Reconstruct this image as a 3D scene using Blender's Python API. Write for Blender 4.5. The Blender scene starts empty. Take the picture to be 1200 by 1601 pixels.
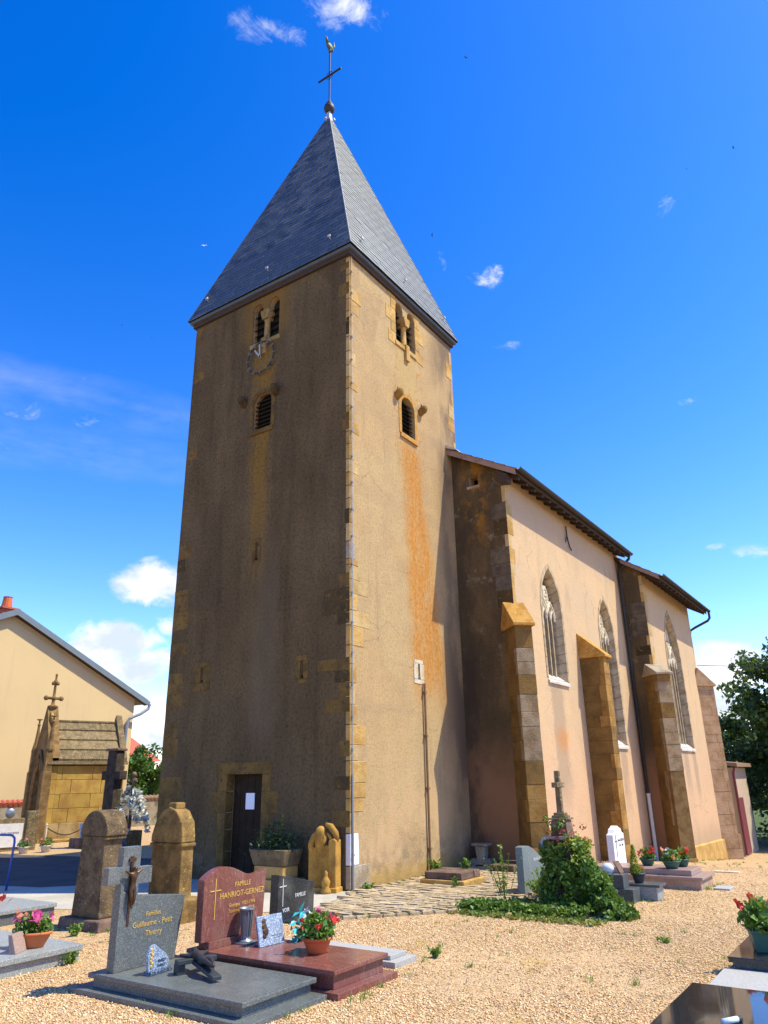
import bpy, bmesh, math, random
import numpy as np
from mathutils import Vector, Matrix
random.seed(7); RNG = np.random.default_rng(7)
SC = bpy.context.scene; COL = SC.collection
# ------------------------------------------------------------------ camera
CAM = (8.8894, -11.8993, 1.8996); YAW, PITCH, ROLL, FPX = -0.5914, 0.3501, -0.0185, 1145.13
f_ = Vector((math.sin(YAW)*math.cos(PITCH), math.cos(YAW)*math.cos(PITCH), math.sin(PITCH)))
r0 = Vector((math.cos(YAW), -math.sin(YAW), 0)); u0 = r0.cross(f_)
r_ = r0*math.cos(ROLL)+u0*math.sin(ROLL); u_ = -r0*math.sin(ROLL)+u0*math.cos(ROLL)
cam = bpy.data.cameras.new('camera'); camo = bpy.data.objects.new('camera', cam); COL.objects.link(camo)
camo.matrix_world = Matrix(((r_.x, u_.x, -f_.x, CAM[0]), (r_.y, u_.y, -f_.y, CAM[1]), (r_.z, u_.z, -f_.z, CAM[2]), (0, 0, 0, 1)))
cam.sensor_fit = 'VERTICAL'; cam.sensor_height = 24; cam.lens = FPX/1601*24; cam.clip_end = 3000
SC.camera = camo
# ------------------------------------------------------------------ light
SUN = Vector((1, .565, 1.85)).normalized()
SUN_EL = math.asin(SUN.z); SUN_AZ = math.atan2(SUN.x, SUN.y)
SKY_STRENGTH = 0.10; SUN_STRENGTH = 5.0
SC.view_settings.view_transform = 'Standard'; SC.view_settings.look = 'None'
SC.view_settings.exposure = 0.55; SC.view_settings.gamma = 1; SC.view_settings.use_curve_mapping = False
sl = bpy.data.lights.new('sun', 'SUN'); sl.energy = SUN_STRENGTH; sl.angle = math.radians(.53); sl.color = (1, .935, .705)
so = bpy.data.objects.new('sun', sl); COL.objects.link(so); so.rotation_euler = SUN.to_track_quat('Z', 'Y').to_euler(); so.location = SUN*60

# ------------------------------------------------------------------ node helpers
class V:
    def __init__(s, g, k): s.g, s.k = g, k
    def _b(s, op, o, sw=False): return s.g.m(op, o, s) if sw else s.g.m(op, s, o)
    def __add__(s, o): return s._b('ADD', o)
    __radd__ = __add__
    def __sub__(s, o): return s._b('SUBTRACT', o)
    def __rsub__(s, o): return s._b('SUBTRACT', o, True)
    def __mul__(s, o): return s._b('MULTIPLY', o)
    __rmul__ = __mul__
    def __truediv__(s, o): return s._b('DIVIDE', o)
class G:
    def __init__(s, nt): s.nt = nt; s._pos = None
    def n(s, t, **kw):
        n = s.nt.nodes.new(t)
        for k, v in kw.items(): setattr(n, k, v)
        return n
    def put(s, sock, v):
        if isinstance(v, V): s.nt.links.new(v.k, sock)
        elif isinstance(v, (tuple, list)) and sock.type == 'RGBA': sock.default_value = (*v[:3], 1)
        else: sock.default_value = v
    def m(s, op, a, b=None, c=None):
        n = s.n('ShaderNodeMath', operation=op)
        for i, v in enumerate((a, b, c)):
            if v is not None: s.put(n.inputs[i], v)
        return V(s, n.outputs[0])
    @property
    def pos(s):
        if s._pos is None: s._pos = V(s, s.n('ShaderNodeNewGeometry').outputs['Position'])
        return s._pos
    def obj(s): return V(s, s.n('ShaderNodeTexCoord').outputs['Object'])
    def sep(s, v):
        n = s.n('ShaderNodeSeparateXYZ'); s.put(n.inputs[0], v); return [V(s, o) for o in n.outputs]
    def scale(s, v, xyz):
        n = s.n('ShaderNodeMapping'); s.put(n.inputs[0], v); n.inputs['Scale'].default_value = xyz; return V(s, n.outputs[0])
    def noise(s, scale, detail=4, rough=.55, v=None, col=False, dist=0):
        n = s.n('ShaderNodeTexNoise'); s.put(n.inputs['Vector'], v or s.pos)
        n.inputs['Scale'].default_value = scale; n.inputs['Detail'].default_value = detail; n.inputs['Roughness'].default_value = rough
        n.inputs['Distortion'].default_value = dist
        return V(s, n.outputs['Color' if col else 'Fac'])
    def vor(s, scale, out='Distance', feature='F1', v=None, rnd=1):
        n = s.n('ShaderNodeTexVoronoi', feature=feature); s.put(n.inputs['Vector'], v or s.pos)
        n.inputs['Scale'].default_value = scale; n.inputs['Randomness'].default_value = rnd
        return V(s, n.outputs[out])
    def sm(s, x, a, b):                                   # smoothstep a..b -> 0..1
        n = s.n('ShaderNodeMapRange', interpolation_type='SMOOTHSTEP'); s.put(n.inputs[0], x)
        if a > b: n.inputs[1].default_value, n.inputs[2].default_value, n.inputs[3].default_value, n.inputs[4].default_value = b, a, 1, 0
        else: n.inputs[1].default_value, n.inputs[2].default_value = a, b
        return V(s, n.outputs[0])
    def band(s, x, a, b, w): return s.sm(x, a-w, a+w)*s.sm(x, b+w, b-w)
    def mix(s, f, a, b, mode='MIX'):
        n = s.n('ShaderNodeMix', data_type='RGBA', blend_type=mode)
        s.put(n.inputs['Factor'], f); s.put(n.inputs[6], a); s.put(n.inputs[7], b); return V(s, n.outputs[2])
    def rnd(s): return V(s, s.n('ShaderNodeObjectInfo').outputs['Random'])
    def isl(s): return V(s, s.n('ShaderNodeNewGeometry').outputs['Random Per Island'])
    def hsv(s, c, h=.5, sa=1., v=1.):
        n = s.n('ShaderNodeHueSaturation'); s.put(n.inputs['Color'], c)
        for k, x in (('Hue', h), ('Saturation', sa), ('Value', v)): s.put(n.inputs[k], x)
        return V(s, n.outputs[0])
    def ramp(s, x, stops):
        n = s.n('ShaderNodeValToRGB'); s.put(n.inputs[0], x); e = n.color_ramp.elements
        while len(e) < len(stops): e.new(.5)
        for q, (p, c) in zip(e, stops): q.position = p; q.color = (*c, 1)
        return V(s, n.outputs[0])
    def out(s, color, rough=.85, bump=None, bs=.4, bd=.02, metal=0, spec=.4, trans=0, leaf=0):
        p = s.n('ShaderNodeBsdfPrincipled'); s.put(p.inputs['Base Color'], color); s.put(p.inputs['Roughness'], rough)
        p.inputs['Metallic'].default_value = metal; p.inputs['Specular IOR Level'].default_value = spec
        p.inputs['Transmission Weight'].default_value = trans
        if bump is not None:
            b = s.n('ShaderNodeBump'); s.put(b.inputs['Height'], bump); b.inputs['Strength'].default_value = bs; b.inputs['Distance'].default_value = bd
            s.nt.links.new(b.outputs[0], p.inputs['Normal'])
        o = s.n('ShaderNodeOutputMaterial'); sh = p.outputs[0]
        if leaf:
            t = s.n('ShaderNodeBsdfTranslucent'); s.put(t.inputs[0], s.mix(.5, color, (.2, .3, .02)) if not isinstance(color, tuple) else color)
            mx = s.n('ShaderNodeMixShader'); mx.inputs[0].default_value = leaf
            s.nt.links.new(sh, mx.inputs[1]); s.nt.links.new(t.outputs[0], mx.inputs[2]); sh = mx.outputs[0]
        s.nt.links.new(sh, o.inputs[0])
M = {}
def mat(name):
    def deco(fn):
        m = bpy.data.materials.new(name); m.use_nodes = True; m.node_tree.nodes.clear(); fn(G(m.node_tree)); M[name] = m; return fn
    return deco
def simple(name, col, rough=.7, var=.18, sc=6, bs=.2, bsc=60, metal=0, spec=.4, dirt=None):
    @mat(name)
    def _(g):
        a = g.noise(sc, 5); c = g.hsv(col, v=a*(var*4)+(1-var*2))
        if dirt: c = g.mix(g.sm(g.noise(sc*.6, 6, .65), .5, .68), c, dirt)
        g.out(c, rough, g.noise(bsc, 3), bs, .01, metal, spec)
def stone(name, base, dark, lich=None, lsc=18, lth=.62, rough=.9, sc=3, bs=.5, rv=.25, lich2=None):
    @mat(name)
    def _(g):
        n = g.noise(sc, 7, .62); c = g.mix(g.sm(n, .38, .66), base, dark)
        c = g.hsv(c, v=g.rnd()*rv+(1-rv/2)); c = g.mix(g.sm(g.noise(45, 3, .7), .52, .7)*.5, c, tuple(x*.45 for x in dark))
        if lich: c = g.mix(g.sm(g.noise(lsc, 5, .7), lth, lth+.06), c, lich)
        if lich2: c = g.mix(g.sm(g.noise(lsc*.5, 6, .7, v=g.scale(g.pos, (1.3, .8, 1))), .57, .66)*.85, c, lich2)
        g.out(c, rough, g.noise(38, 6, .7)+g.noise(7, 3)*.7, bs, .03, spec=.2)
def granite(name, a, b, c, rough=.2, sc=150, streak=None):
    @mat(name)
    def _(g):
        v = g.vor(sc, 'Color'); r, gg, bb = g.sep(v)
        k = g.mix(g.sm(r, .45, .55), a, b); k = g.mix(g.sm(gg, .78, .85), k, c)
        if streak: k = g.mix(g.sm(g.noise(3, 6, .7, v=g.scale(g.pos, (2, 6, 1.6)), dist=1.5), .52, .7)*.75, k, streak)
        k = g.mix(g.sm(g.noise(2.5, 5), .45, .75)*.18, k, (.3, .28, .24))
        g.out(k, g.noise(9, 4)*.22+(rough-.06), None, spec=.34)
# ------------------------------------------------------------------ sky
W = bpy.data.worlds.new('World'); SC.world = W; W.use_nodes = True
nt = W.node_tree; nt.nodes.clear(); g = G(nt)
sky = g.n('ShaderNodeTexSky', sky_type='NISHITA'); sky.sun_disc = False; sky.sun_elevation = SUN_EL; sky.sun_rotation = SUN_AZ
sky.air_density = 1.0; sky.dust_density = .25; sky.ozone_density = 2.2
sc_ = V(g, sky.outputs[0])
gm = g.n('ShaderNodeGamma'); g.put(gm.inputs[0], sc_); gm.inputs[1].default_value = 1.3
sq = g.n('ShaderNodeSeparateColor'); g.put(sq.inputs[0], g.hsv(V(g, gm.outputs[0]), sa=1.2)); cr_, cg_, cb_ = [V(g, o) for o in sq.outputs]
cc = g.n('ShaderNodeCombineColor'); g.put(cc.inputs[0], g.m('MAXIMUM', (cr_-.235)*1.5, .01)); g.put(cc.inputs[1], g.m('MAXIMUM', (cg_-.345)*1.29, .02)); g.put(cc.inputs[2], cb_*1.45)
skyc = V(g, cc.outputs[0])
dirv = V(g, g.n('ShaderNodeTexCoord').outputs['Generated'])
dx, dy, dz = g.sep(dirv)
# clouds: centre (px of the photo turned into directions beforehand), half width, half height in radians, weight
CLOUDS = [(235, 915, .055, .036, 1.), (175, 1010, .062, .030, 1.), (212, 1045, .05, .026, 1.), (215, 1105, .05, .028, .9), (262, 985, .03, .02, .8), (235, 1160, .05, .02, .9),
          (1130, 1045, .06, .036, 1.05), (1120, 1110, .045, .028, 1.), (1060, 1130, .05, .03, .8), (245, 1035, .04, .02, .85), (160, 1080, .05, .02, .9)]
WISPS = [(1180, 855, .028, .010, .8), (1112, 855, .018, .006, .75), (415, 42, .05, .018, .76), (375, 20, .02, .02, .82), (545, 12, .05, .026, .92), (595, 28, .026, .02, .74), (752, 428, .035, .022, .66),
         (690, 408, .012, .018, .5), (1030, 320, .02, .014, .55), (140, 590, .28, .045, .38), (60, 665, .34, .035, .38), (795, 543, .022, .009, .55), (1075, 638, .018, .01, .6)]
def pix_dir(u, v): return (f_+r_*((u-600)/FPX)-u_*((v-800.5)/FPX)).normalized()
wt = None
wob = g.n('ShaderNodeVectorMath', operation='SCALE'); g.put(wob.inputs[0], g.noise(9, 3, .5, v=dirv, col=True)); wob.inputs['Scale'].default_value = .035
wd = g.n('ShaderNodeVectorMath', operation='ADD'); g.put(wd.inputs[0], dirv); g.nt.links.new(wob.outputs[0], wd.inputs[1])
wisp = g.noise(26, 10, .68, v=g.scale(dirv, (1, .6, 1.5)), dist=.6)
for (u, v, hw, hh, wgt) in CLOUDS:
    c = pix_dir(u, v); rt = c.cross(Vector((0, 0, 1))).normalized(); up = rt.cross(c)
    def dot(vec, off):
        n = g.n('ShaderNodeVectorMath', operation='DOT_PRODUCT'); g.nt.links.new(wd.outputs[0], n.inputs[0]); n.inputs[1].default_value = vec
        return V(g, n.outputs['Value'])+off
    o = .0175*(rt.x+rt.y+rt.z); o2 = .0175*(up.x+up.y+up.z)
    a = dot(tuple(rt/hw), -o/hw); b = dot(tuple(up/hh), -o2/hh)
    fr = g.m('GREATER_THAN', dot(tuple(c), 0), .5)
    q = g.m('MAXIMUM', 1-(a*a+b*b)*.5, 0)*fr*wgt
    wt = q if wt is None else g.m('MAXIMUM', wt, q)
fine = g.noise(24, 10, .66, v=g.scale(dirv, (1, 1, 1.5)), dist=.5)*1.3+g.noise(9, 4, .6, v=dirv)*.3-.2
low = g.band(dz, .06, .2, .05)*g.sm(g.noise(5, 3, v=g.scale(dirv, (1, 1, 2.5))), .58, .75)*.75   # more cumulus round the rest of the horizon
low = low*g.m('LESS_THAN', dx*f_.x+dy*f_.y, .55)
big_ = g.m('MAXIMUM', wt, low); cov = g.sm(big_*1.15+fine*.95, 1.16, 1.62)
small_ = None
for (u, v, hw, hh, wgt) in WISPS:
    c = pix_dir(u, v); rt = c.cross(Vector((0, 0, 1))).normalized(); up = rt.cross(c)
    o = .0175*(rt.x+rt.y+rt.z); o2 = .0175*(up.x+up.y+up.z); a = dot(tuple(rt/hw), -o/hw); b = dot(tuple(up/hh), -o2/hh)
    q = g.m('MAXIMUM', 1-(a*a+b*b)*.5, 0)*g.m('GREATER_THAN', dot(tuple(c), 0), .5)*wgt
    small_ = q if small_ is None else g.m('MAXIMUM', small_, q)
cov = g.m('MAXIMUM', cov, g.sm(small_*.62+wisp*1.25, .92, 1.42)*g.sm(small_, 0, .4)*.9)
shade = g.sm(g.noise(16, 5, v=g.scale(dirv, (1, 1, 1.6))), .35, .7)
ccol = g.mix(shade, (5.4, 6.0, 7.0), (9.5, 9.3, 9.0))
hb = None                                                   # faint cirrus bands
for (u, v, hw, hh) in ((110, 600, .22, .026), (60, 668, .26, .022)):
    c = pix_dir(u, v); rt = c.cross(Vector((0, 0, 1))).normalized(); up = rt.cross(c)
    a = dot(tuple(rt/hw), 0); b = dot(tuple(up/hh), 0); q = g.m('MAXIMUM', 1-(a*a+b*b)*.4, 0)*g.m('GREATER_THAN', dot(tuple(c), 0), .5); hb = q if hb is None else g.m('MAXIMUM', hb, q)
cov = g.m('MAXIMUM', cov, hb*g.sm(g.noise(7, 5, .6, v=g.scale(dirv, (1, 1, 4))), .25, .75)*.14)
fincol = g.mix(cov*.96, skyc, ccol)
bg = g.n('ShaderNodeBackground'); g.put(bg.inputs[0], fincol); bg.inputs[1].default_value = SKY_STRENGTH
wo = g.n('ShaderNodeOutputWorld'); nt.links.new(bg.outputs[0], wo.inputs[0])

# ------------------------------------------------------------------ mesh helpers
class MB:
    def __init__(s): s.v = []; s.f = []; s.mi = []; s.cur = 0
    def face(s, pts):
        b = len(s.v); s.v += [tuple(p) for p in pts]; s.f.append(tuple(range(b, b+len(pts)))); s.mi.append(s.cur)
    def hull8(s, p):                                      # 4 bottom, 4 top
        b = len(s.v); s.v += [tuple(q) for q in p]
        for f in ((3, 2, 1, 0), (4, 5, 6, 7), (0, 1, 5, 4), (1, 2, 6, 5), (2, 3, 7, 6), (3, 0, 4, 7)): s.f.append(tuple(b+i for i in f)); s.mi.append(s.cur)
        return s
    def box(s, x0, x1, y0, y1, z0, z1, t=0):              # t: top inset
        return s.hull8([(x0, y0, z0), (x1, y0, z0), (x1, y1, z0), (x0, y1, z0), (x0+t, y0+t, z1), (x1-t, y0+t, z1), (x1-t, y1-t, z1), (x0+t, y1-t, z1)])
    def obox(s, c, a, b, d):                              # centre + half vectors
        c, a, b, d = map(Vector, (c, a, b, d))
        return s.hull8([c-a-b-d, c+a-b-d, c+a+b-d, c-a+b-d, c-a-b+d, c+a-b+d, c+a+b+d, c-a+b+d])
    def prism(s, poly, fn, d0, d1):                       # poly (u,v) -> fn(u,v,d)
        n = len(poly); b = len(s.v)
        s.v += [tuple(fn(u, v, d0)) for u, v in poly]+[tuple(fn(u, v, d1)) for u, v in poly]
        s.f.append(tuple(b+n-1-i for i in range(n))); s.f.append(tuple(b+n+i for i in range(n)))
        for i in range(n): j = (i+1) % n; s.f.append((b+i, b+j, b+n+j, b+n+i))
        s.mi += [s.cur]*(n+2); return s
    def tube(s, pts, r, seg=8, cap=True):
        pts = [Vector(p) for p in pts]; n = len(pts); rs = r if isinstance(r, (list, tuple)) else [r]*n; b = len(s.v); prev = None
        for i, p in enumerate(pts):
            t = (pts[min(i+1, n-1)]-pts[max(i-1, 0)]).normalized()
            a = t.cross(Vector((0, 0, 1)) if abs(t.z) < .95 else Vector((1, 0, 0))).normalized() if prev is None else (prev-t*prev.dot(t)).normalized()
            prev = a; c = t.cross(a)
            for k in range(seg): th = 2*math.pi*k/seg+math.pi/seg; s.v.append(tuple(p+(a*math.cos(th)+c*math.sin(th))*rs[i]))
        for i in range(n-1):
            for k in range(seg): k2 = (k+1) % seg; s.f.append((b+i*seg+k, b+i*seg+k2, b+(i+1)*seg+k2, b+(i+1)*seg+k)); s.mi.append(s.cur)
        if cap: s.f += [tuple(b+seg-1-k for k in range(seg)), tuple(b+(n-1)*seg+k for k in range(seg))]; s.mi += [s.cur]*2
        return s
    def lathe(s, prof, c=(0, 0, 0), seg=14, sx=1, sy=1):  # prof [(r,z)]
        b = len(s.v); n = len(prof)
        for r, z in prof:
            for k in range(seg): th = 2*math.pi*k/seg+math.pi/seg; s.v.append((c[0]+r*sx*math.cos(th), c[1]+r*sy*math.sin(th), c[2]+z))
        for i in range(n-1):
            for k in range(seg): k2 = (k+1) % seg; s.f.append((b+i*seg+k, b+i*seg+k2, b+(i+1)*seg+k2, b+(i+1)*seg+k)); s.mi.append(s.cur)
        s.f += [tuple(b+seg-1-k for k in range(seg)), tuple(b+(n-1)*seg+k for k in range(seg))]; s.mi += [s.cur]*2
        return s
    def ball(s, c, r, seg=10, rings=6, sx=1, sy=1, sz=1):
        pr = [(max(r*math.sin(math.pi*i/rings), .001), -r*sz*math.cos(math.pi*i/rings)) for i in range(rings+1)]
        return s.lathe(pr, c, seg, sx, sy)
    def mesh(s, name, smooth=False):
        me = bpy.data.meshes.new(name); me.from_pydata(s.v, [], s.f)
        if smooth: me.polygons.foreach_set('use_smooth', [True]*len(s.f))
        me.update(); return me
    def build(s, name, m, parent=None, smooth=False, bev=0, loc=None, rz=0, **kw):
        return link(name, s.mesh(name, smooth), m, parent, bev=bev, loc=loc, rz=rz, **kw)
def link(name, me, m, parent=None, bev=0, loc=None, rz=0, label=None, cat=None, group=None, kind=None):
    o = bpy.data.objects.new(name, me)
    if m is not None and me is not None and not me.materials:
        for x in (m if isinstance(m, (list, tuple)) else [m]): me.materials.append(M[x])
    COL.objects.link(o); o.parent = parent
    if loc: o.location = loc
    o.rotation_euler.z = rz
    if bev:
        b = o.modifiers.new('bevel', 'BEVEL'); b.width = bev; b.segments = 2; b.limit_method = 'ANGLE'; b.angle_limit = .6; b.harden_normals = False
    tag(o, label, cat, group, kind); return o
def tag(o, label=None, cat=None, group=None, kind=None):
    for k, v in (('label', label), ('category', cat), ('group', group), ('kind', kind)):
        if v: o[k] = v
    return o
def thing(name, label, cat, loc=(0, 0, 0), rz=0, group=None): return link(name, None, None, None, 0, loc, rz, label, cat, group)
def copy_tree(o, parent=None):
    c = o.copy(); COL.objects.link(c); c.parent = parent
    for ch in list(o.children): copy_tree(ch, c)
    return c
PX = lambda u, v, d: (d, u, v)        # plane facing +x : u=y v=z d=x
PY = lambda u, v, d: (u, -d, v)       # plane facing -y : u=x v=z d=-y
def wall_panel(mb_name, outer, holes, fn, m, parent, revs=()):
    bm = bmesh.new()
    for loop in [outer]+holes:
        vs = [bm.verts.new(fn(u, v, 0)) for u, v in loop]
        for i in range(len(vs)): bm.edges.new((vs[i], vs[(i+1) % len(vs)]))
    bmesh.ops.triangle_fill(bm, use_beauty=True, use_dissolve=False, edges=bm.edges[:])
    bmesh.ops.recalc_face_normals(bm, faces=bm.faces[:])
    for h, dep in zip(holes, revs):
        for i in range(len(h)):
            a, b = h[i], h[(i+1) % len(h)]
            bm.faces.new([bm.verts.new(fn(*a, 0)), bm.verts.new(fn(*b, 0)), bm.verts.new(fn(*b, -dep)), bm.verts.new(fn(*a, -dep))])
    return bm
def bm_obj(name, bm, m, parent, **kw):
    me = bpy.data.meshes.new(name); bm.to_mesh(me); bm.free(); return link(name, me, m, parent, **kw)
def text(s, size, m, parent, origin, right, up, name='inscription', ex=.0015, align='CENTER', **kw):
    cu = bpy.data.curves.new('txt', 'FONT'); cu.body = s; cu.size = size; cu.extrude = ex; cu.align_x = align; cu.resolution_u = 2
    t = bpy.data.objects.new('txt', cu); COL.objects.link(t); dg = bpy.context.evaluated_depsgraph_get()
    me = bpy.data.meshes.new_from_object(t.evaluated_get(dg)); bpy.data.objects.remove(t); me.materials.clear()
    r, u = Vector(right), Vector(up); n = r.cross(u)
    me.transform(Matrix(((r.x, u.x, n.x, origin[0]), (r.y, u.y, n.y, origin[1]), (r.z, u.z, n.z, origin[2]), (0, 0, 0, 1))))
    return link(name, me, m, parent, **kw)
def skin_body(name, verts, edges, rad, m, parent, sub=2, mx=None):
    me = bpy.data.meshes.new('sk'); me.from_pydata(verts, edges, []); o = bpy.data.objects.new('sk', me); COL.objects.link(o)
    sk = o.modifiers.new('s', 'SKIN'); ss = o.modifiers.new('d', 'SUBSURF'); ss.levels = ss.render_levels = sub
    for i, r in enumerate(rad): d = me.skin_vertices[0].data[i]; d.radius = (r, r) if not isinstance(r, tuple) else r; d.use_root = (i == 0)
    dg = bpy.context.evaluated_depsgraph_get(); out = bpy.data.meshes.new_from_object(o.evaluated_get(dg)); bpy.data.objects.remove(o)
    out.polygons.foreach_set('use_smooth', [True]*len(out.polygons))
    if mx: out.transform(mx)
    out.materials.clear(); return link(name, out, m, parent)
def leaves(P, size, rng=RNG, up=.35, fold=.35, asp=.62, jit=.5):       # numpy leaf cloud: folded rhombs
    P = np.asarray(P, float); n = len(P)
    a = rng.normal(size=(n, 3)); a /= np.linalg.norm(a, axis=1)[:, None]
    nrm = rng.normal(size=(n, 3)); nrm[:, 2] += up*3; nrm -= a*(nrm*a).sum(1)[:, None]; nrm /= np.linalg.norm(nrm, axis=1)[:, None]
    b = np.cross(nrm, a); s = size*(1-jit+2*jit*rng.random(n))[:, None]
    v = np.stack([P-a*s*.5, P+b*s*asp*.5+nrm*s*fold*.3, P+a*s*.5, P-b*s*asp*.5+nrm*s*fold*.3], 1).reshape(-1, 3)
    i = np.arange(n)*4; f = np.stack([np.stack([i, i+1, i+2], 1), np.stack([i, i+2, i+3], 1)], 1).reshape(-1, 3)
    return v, f
def np_mesh(name, v, f):
    me = bpy.data.meshes.new(name); k = f.shape[1]
    me.vertices.add(len(v)); me.vertices.foreach_set('co', np.ascontiguousarray(v, dtype=np.float32).ravel())
    me.loops.add(f.size); me.loops.foreach_set('vertex_index', np.ascontiguousarray(f, dtype=np.int32).ravel())
    me.polygons.add(len(f)); me.polygons.foreach_set('loop_start', np.arange(len(f), dtype=np.int32)*k)
    me.update(calc_edges=True); return me
def clump_points(cents, rad, per, rng=RNG, squash=.8):
    out = []
    for c, r in zip(cents, rad):
        d = rng.normal(size=(per, 3)); d /= np.linalg.norm(d, axis=1)[:, None]
        out.append(np.asarray(c)+d*(r*rng.random(per)**.45)[:, None]*np.array([1, 1, squash]))
    return np.concatenate(out)
def zg(x, y):                                              # ground height: falls gently past the nave
    k = min(max((x+6)/5, 0), 1); k = k*k*(3-2*k)
    return -.075*min(max(y-5.2, 0), 18)*k

# ------------------------------------------------------------------ materials
OCH = (.46, .27, .075)
@mat('tower_render')
def _(g):
    x, y, z = g.sep(g.pos)
    wob = g.noise(1.6, 5, .6)*1.2-.6; wo2 = g.noise(5, 4, .6)*.5-.25
    grit = g.noise(34, 5, .72); spk = g.vor(46)
    big = g.noise(.55, 5, .6)
    c = g.mix(g.sm(big, .35, .68), (.47, .318, .150), (.415, .283, .140))
    g2 = g.noise(15, 4, .75)
    cell = g.vor(.62, 'Color', v=g.scale(g.pos, (1, 1, .8))); pr, pg, pb = g.sep(cell)
    edge = g.vor(.62, 'Distance', 'DISTANCE_TO_EDGE', v=g.scale(g.pos, (1, 1, .8)))
    c = g.mix(g.sm(pr+wo2*.4, .70, .76)*.55, c, (.47, .345, .17)); c = g.mix(g.sm(pg+wo2*.4, .76, .82)*.5, c, (.33, .23, .13))
    run = g.noise(3.2, 6, .7, v=g.scale(g.pos, (1, 1, .09)))
    c = g.mix(g.sm(run, .53, .68)*g.sm(g.noise(.6, 4), .38, .6)*.5, c, (.25, .17, .10))
    lift = g.sm(g.noise(.35, 3, v=g.scale(g.pos, (.3, .3, 3.))), .55, .68); c = g.mix(lift*.3, c, (.32, .22, .13))
    crack = g.vor(.9, 'Distance', 'DISTANCE_TO_EDGE', v=g.mix(.22, g.pos, g.noise(2.5, 5, .7, col=True))); c = g.mix(g.sm(crack, .006, .001)*g.sm(g.noise(.7, 3), .50, .6)*.6, c, (.08, .055, .035))
    c = g.mix(g.sm(g.noise(1.7, 6, .65), .42, .66)*.35, c, (.34, .23, .125)); c = g.mix(g.sm(g.noise(.8, 5, .6, v=g.scale(g.pos, (1, 1, .4))), .5, .7)*.25, c, (.48, .35, .17))
    c = g.mix(g.sm(g2, .46, .66)*.38, c, (.22, .145, .08))
    c = g.mix(g.sm(grit, .50, .68)*.4, c, (.20, .13, .075))
    c = g.mix(g.sm(spk, .30, .12)*.4, c, (.52, .40, .24))
    west = g.sm(y, .06, -.02)*g.sm(x, .06, -.02)           # shade of the west face painted in, with black growth in patches
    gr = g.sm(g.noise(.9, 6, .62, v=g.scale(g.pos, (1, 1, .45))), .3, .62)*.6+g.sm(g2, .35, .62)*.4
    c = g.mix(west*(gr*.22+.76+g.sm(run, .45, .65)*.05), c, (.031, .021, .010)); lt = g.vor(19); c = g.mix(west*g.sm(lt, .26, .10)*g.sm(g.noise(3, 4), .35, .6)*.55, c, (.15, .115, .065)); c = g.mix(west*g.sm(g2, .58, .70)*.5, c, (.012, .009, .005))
    # west face: ochre run-off below the windows, paler panel over the door, ochre halo at the belfry
    st = g.band(x+wo2*1.0+wob*.22, -3.06, -2.40, .17)*g.sm(z+wob*1.6, 4.4, 9.2)*g.sm(z, 12.9, 12.2)
    c = g.mix(west*st*g.sm(g2, .78, .42)*g.sm(run, .32, .56)*.85, c, (.27, .145, .024))
    pl = g.band(x+wo2*.5, -2.72, -2.0, .25)*g.sm(z, 2.2, 3.2)*g.sm(z+wob, 8.2, 5.2)
    c = g.mix(west*pl*.5, c, (.15, .115, .075))
    c = g.mix(west*g.band(x+wob*.4, -3.5, -2.0, .35)*g.sm(z, 12.4, 13.2)*.65, c, (.25, .135, .025))
    # south face: orange lichen streak widening downwards from the lower window
    south = g.sm(x, -.02, -.005)
    mid = 2.55+(10-z)*.105; wdt = .34+(10-z)*.075
    d = g.m('ABSOLUTE', (y+wo2*.5)-mid)-wdt
    s1 = g.sm(d+wob*.30, .22, -.22)*g.sm(z+wob*.8, 2.9, 4.6)*g.sm(z, 10.1, 9.6)
    rn = g.noise(5.5, 7, .72, v=g.scale(g.pos, (1, 1, .16))); rs = g.noise(9, 6, .78)
    c = g.mix(south*s1*g.sm(rn*.65+rs*.35, .32, .56)*.80, c, g.mix(g.sm(rs, .4, .62), (.52, .20, .018), (.36, .145, .022)))
    c = g.mix(south*s1*g.sm(rs, .60, .68)*.7, c, (.20, .10, .03))
    s2 = g.band(y+wo2, 1.9, 3.25, .25)*g.band(z, 9.0, 12.7, .4)
    c = g.mix(south*s2*g.sm(g.noise(7, 6, .72), .50, .63)*.9, c, (.42, .17, .025))
    c = g.mix(south*g.band(y, 1.9, 3.4, .3)*g.band(z, 7.5, 12.6, .8)*g.sm(g.noise(13, 4, .8), .60, .66)*.8, c, (.16, .075, .02))
    c = g.mix(south*g.band(y+wo2*.4, 2.1, 2.95, .12)*g.band(z, 11.2, 12.7, .1)*.55, c, (.42, .30, .12))
    # base of both faces: peach repair plaster and damp mottling
    pk = g.sm(g.noise(1.1, 5, .6), .40, .6)*g.sm(z+wob, 3.0, .8)
    c = g.mix(south*pk*.85, c, (.52, .34, .175))
    dm = g.sm(z+wob*.55, .95, .2)*g.sm(g.noise(4, 6, .65), .42, .6)
    c = g.mix(dm*.6, c, (.17, .135, .09)); c = g.mix(south*g.sm(z+wo2, .42, .1)*.7, c, (.40, .25, .07))
    far = g.sm(y, 3.4, 4.6)*south*g.sm(g.noise(.8, 5, v=g.scale(g.pos, (1, 1, .5))), .36, .6)  # darker blotches towards the nave end of the south face
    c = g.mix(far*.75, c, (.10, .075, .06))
    g.out(c, .95, g2*1.2+grit+g.sm(spk, 0, .45)*.3, .42, .03, spec=.1)
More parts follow.
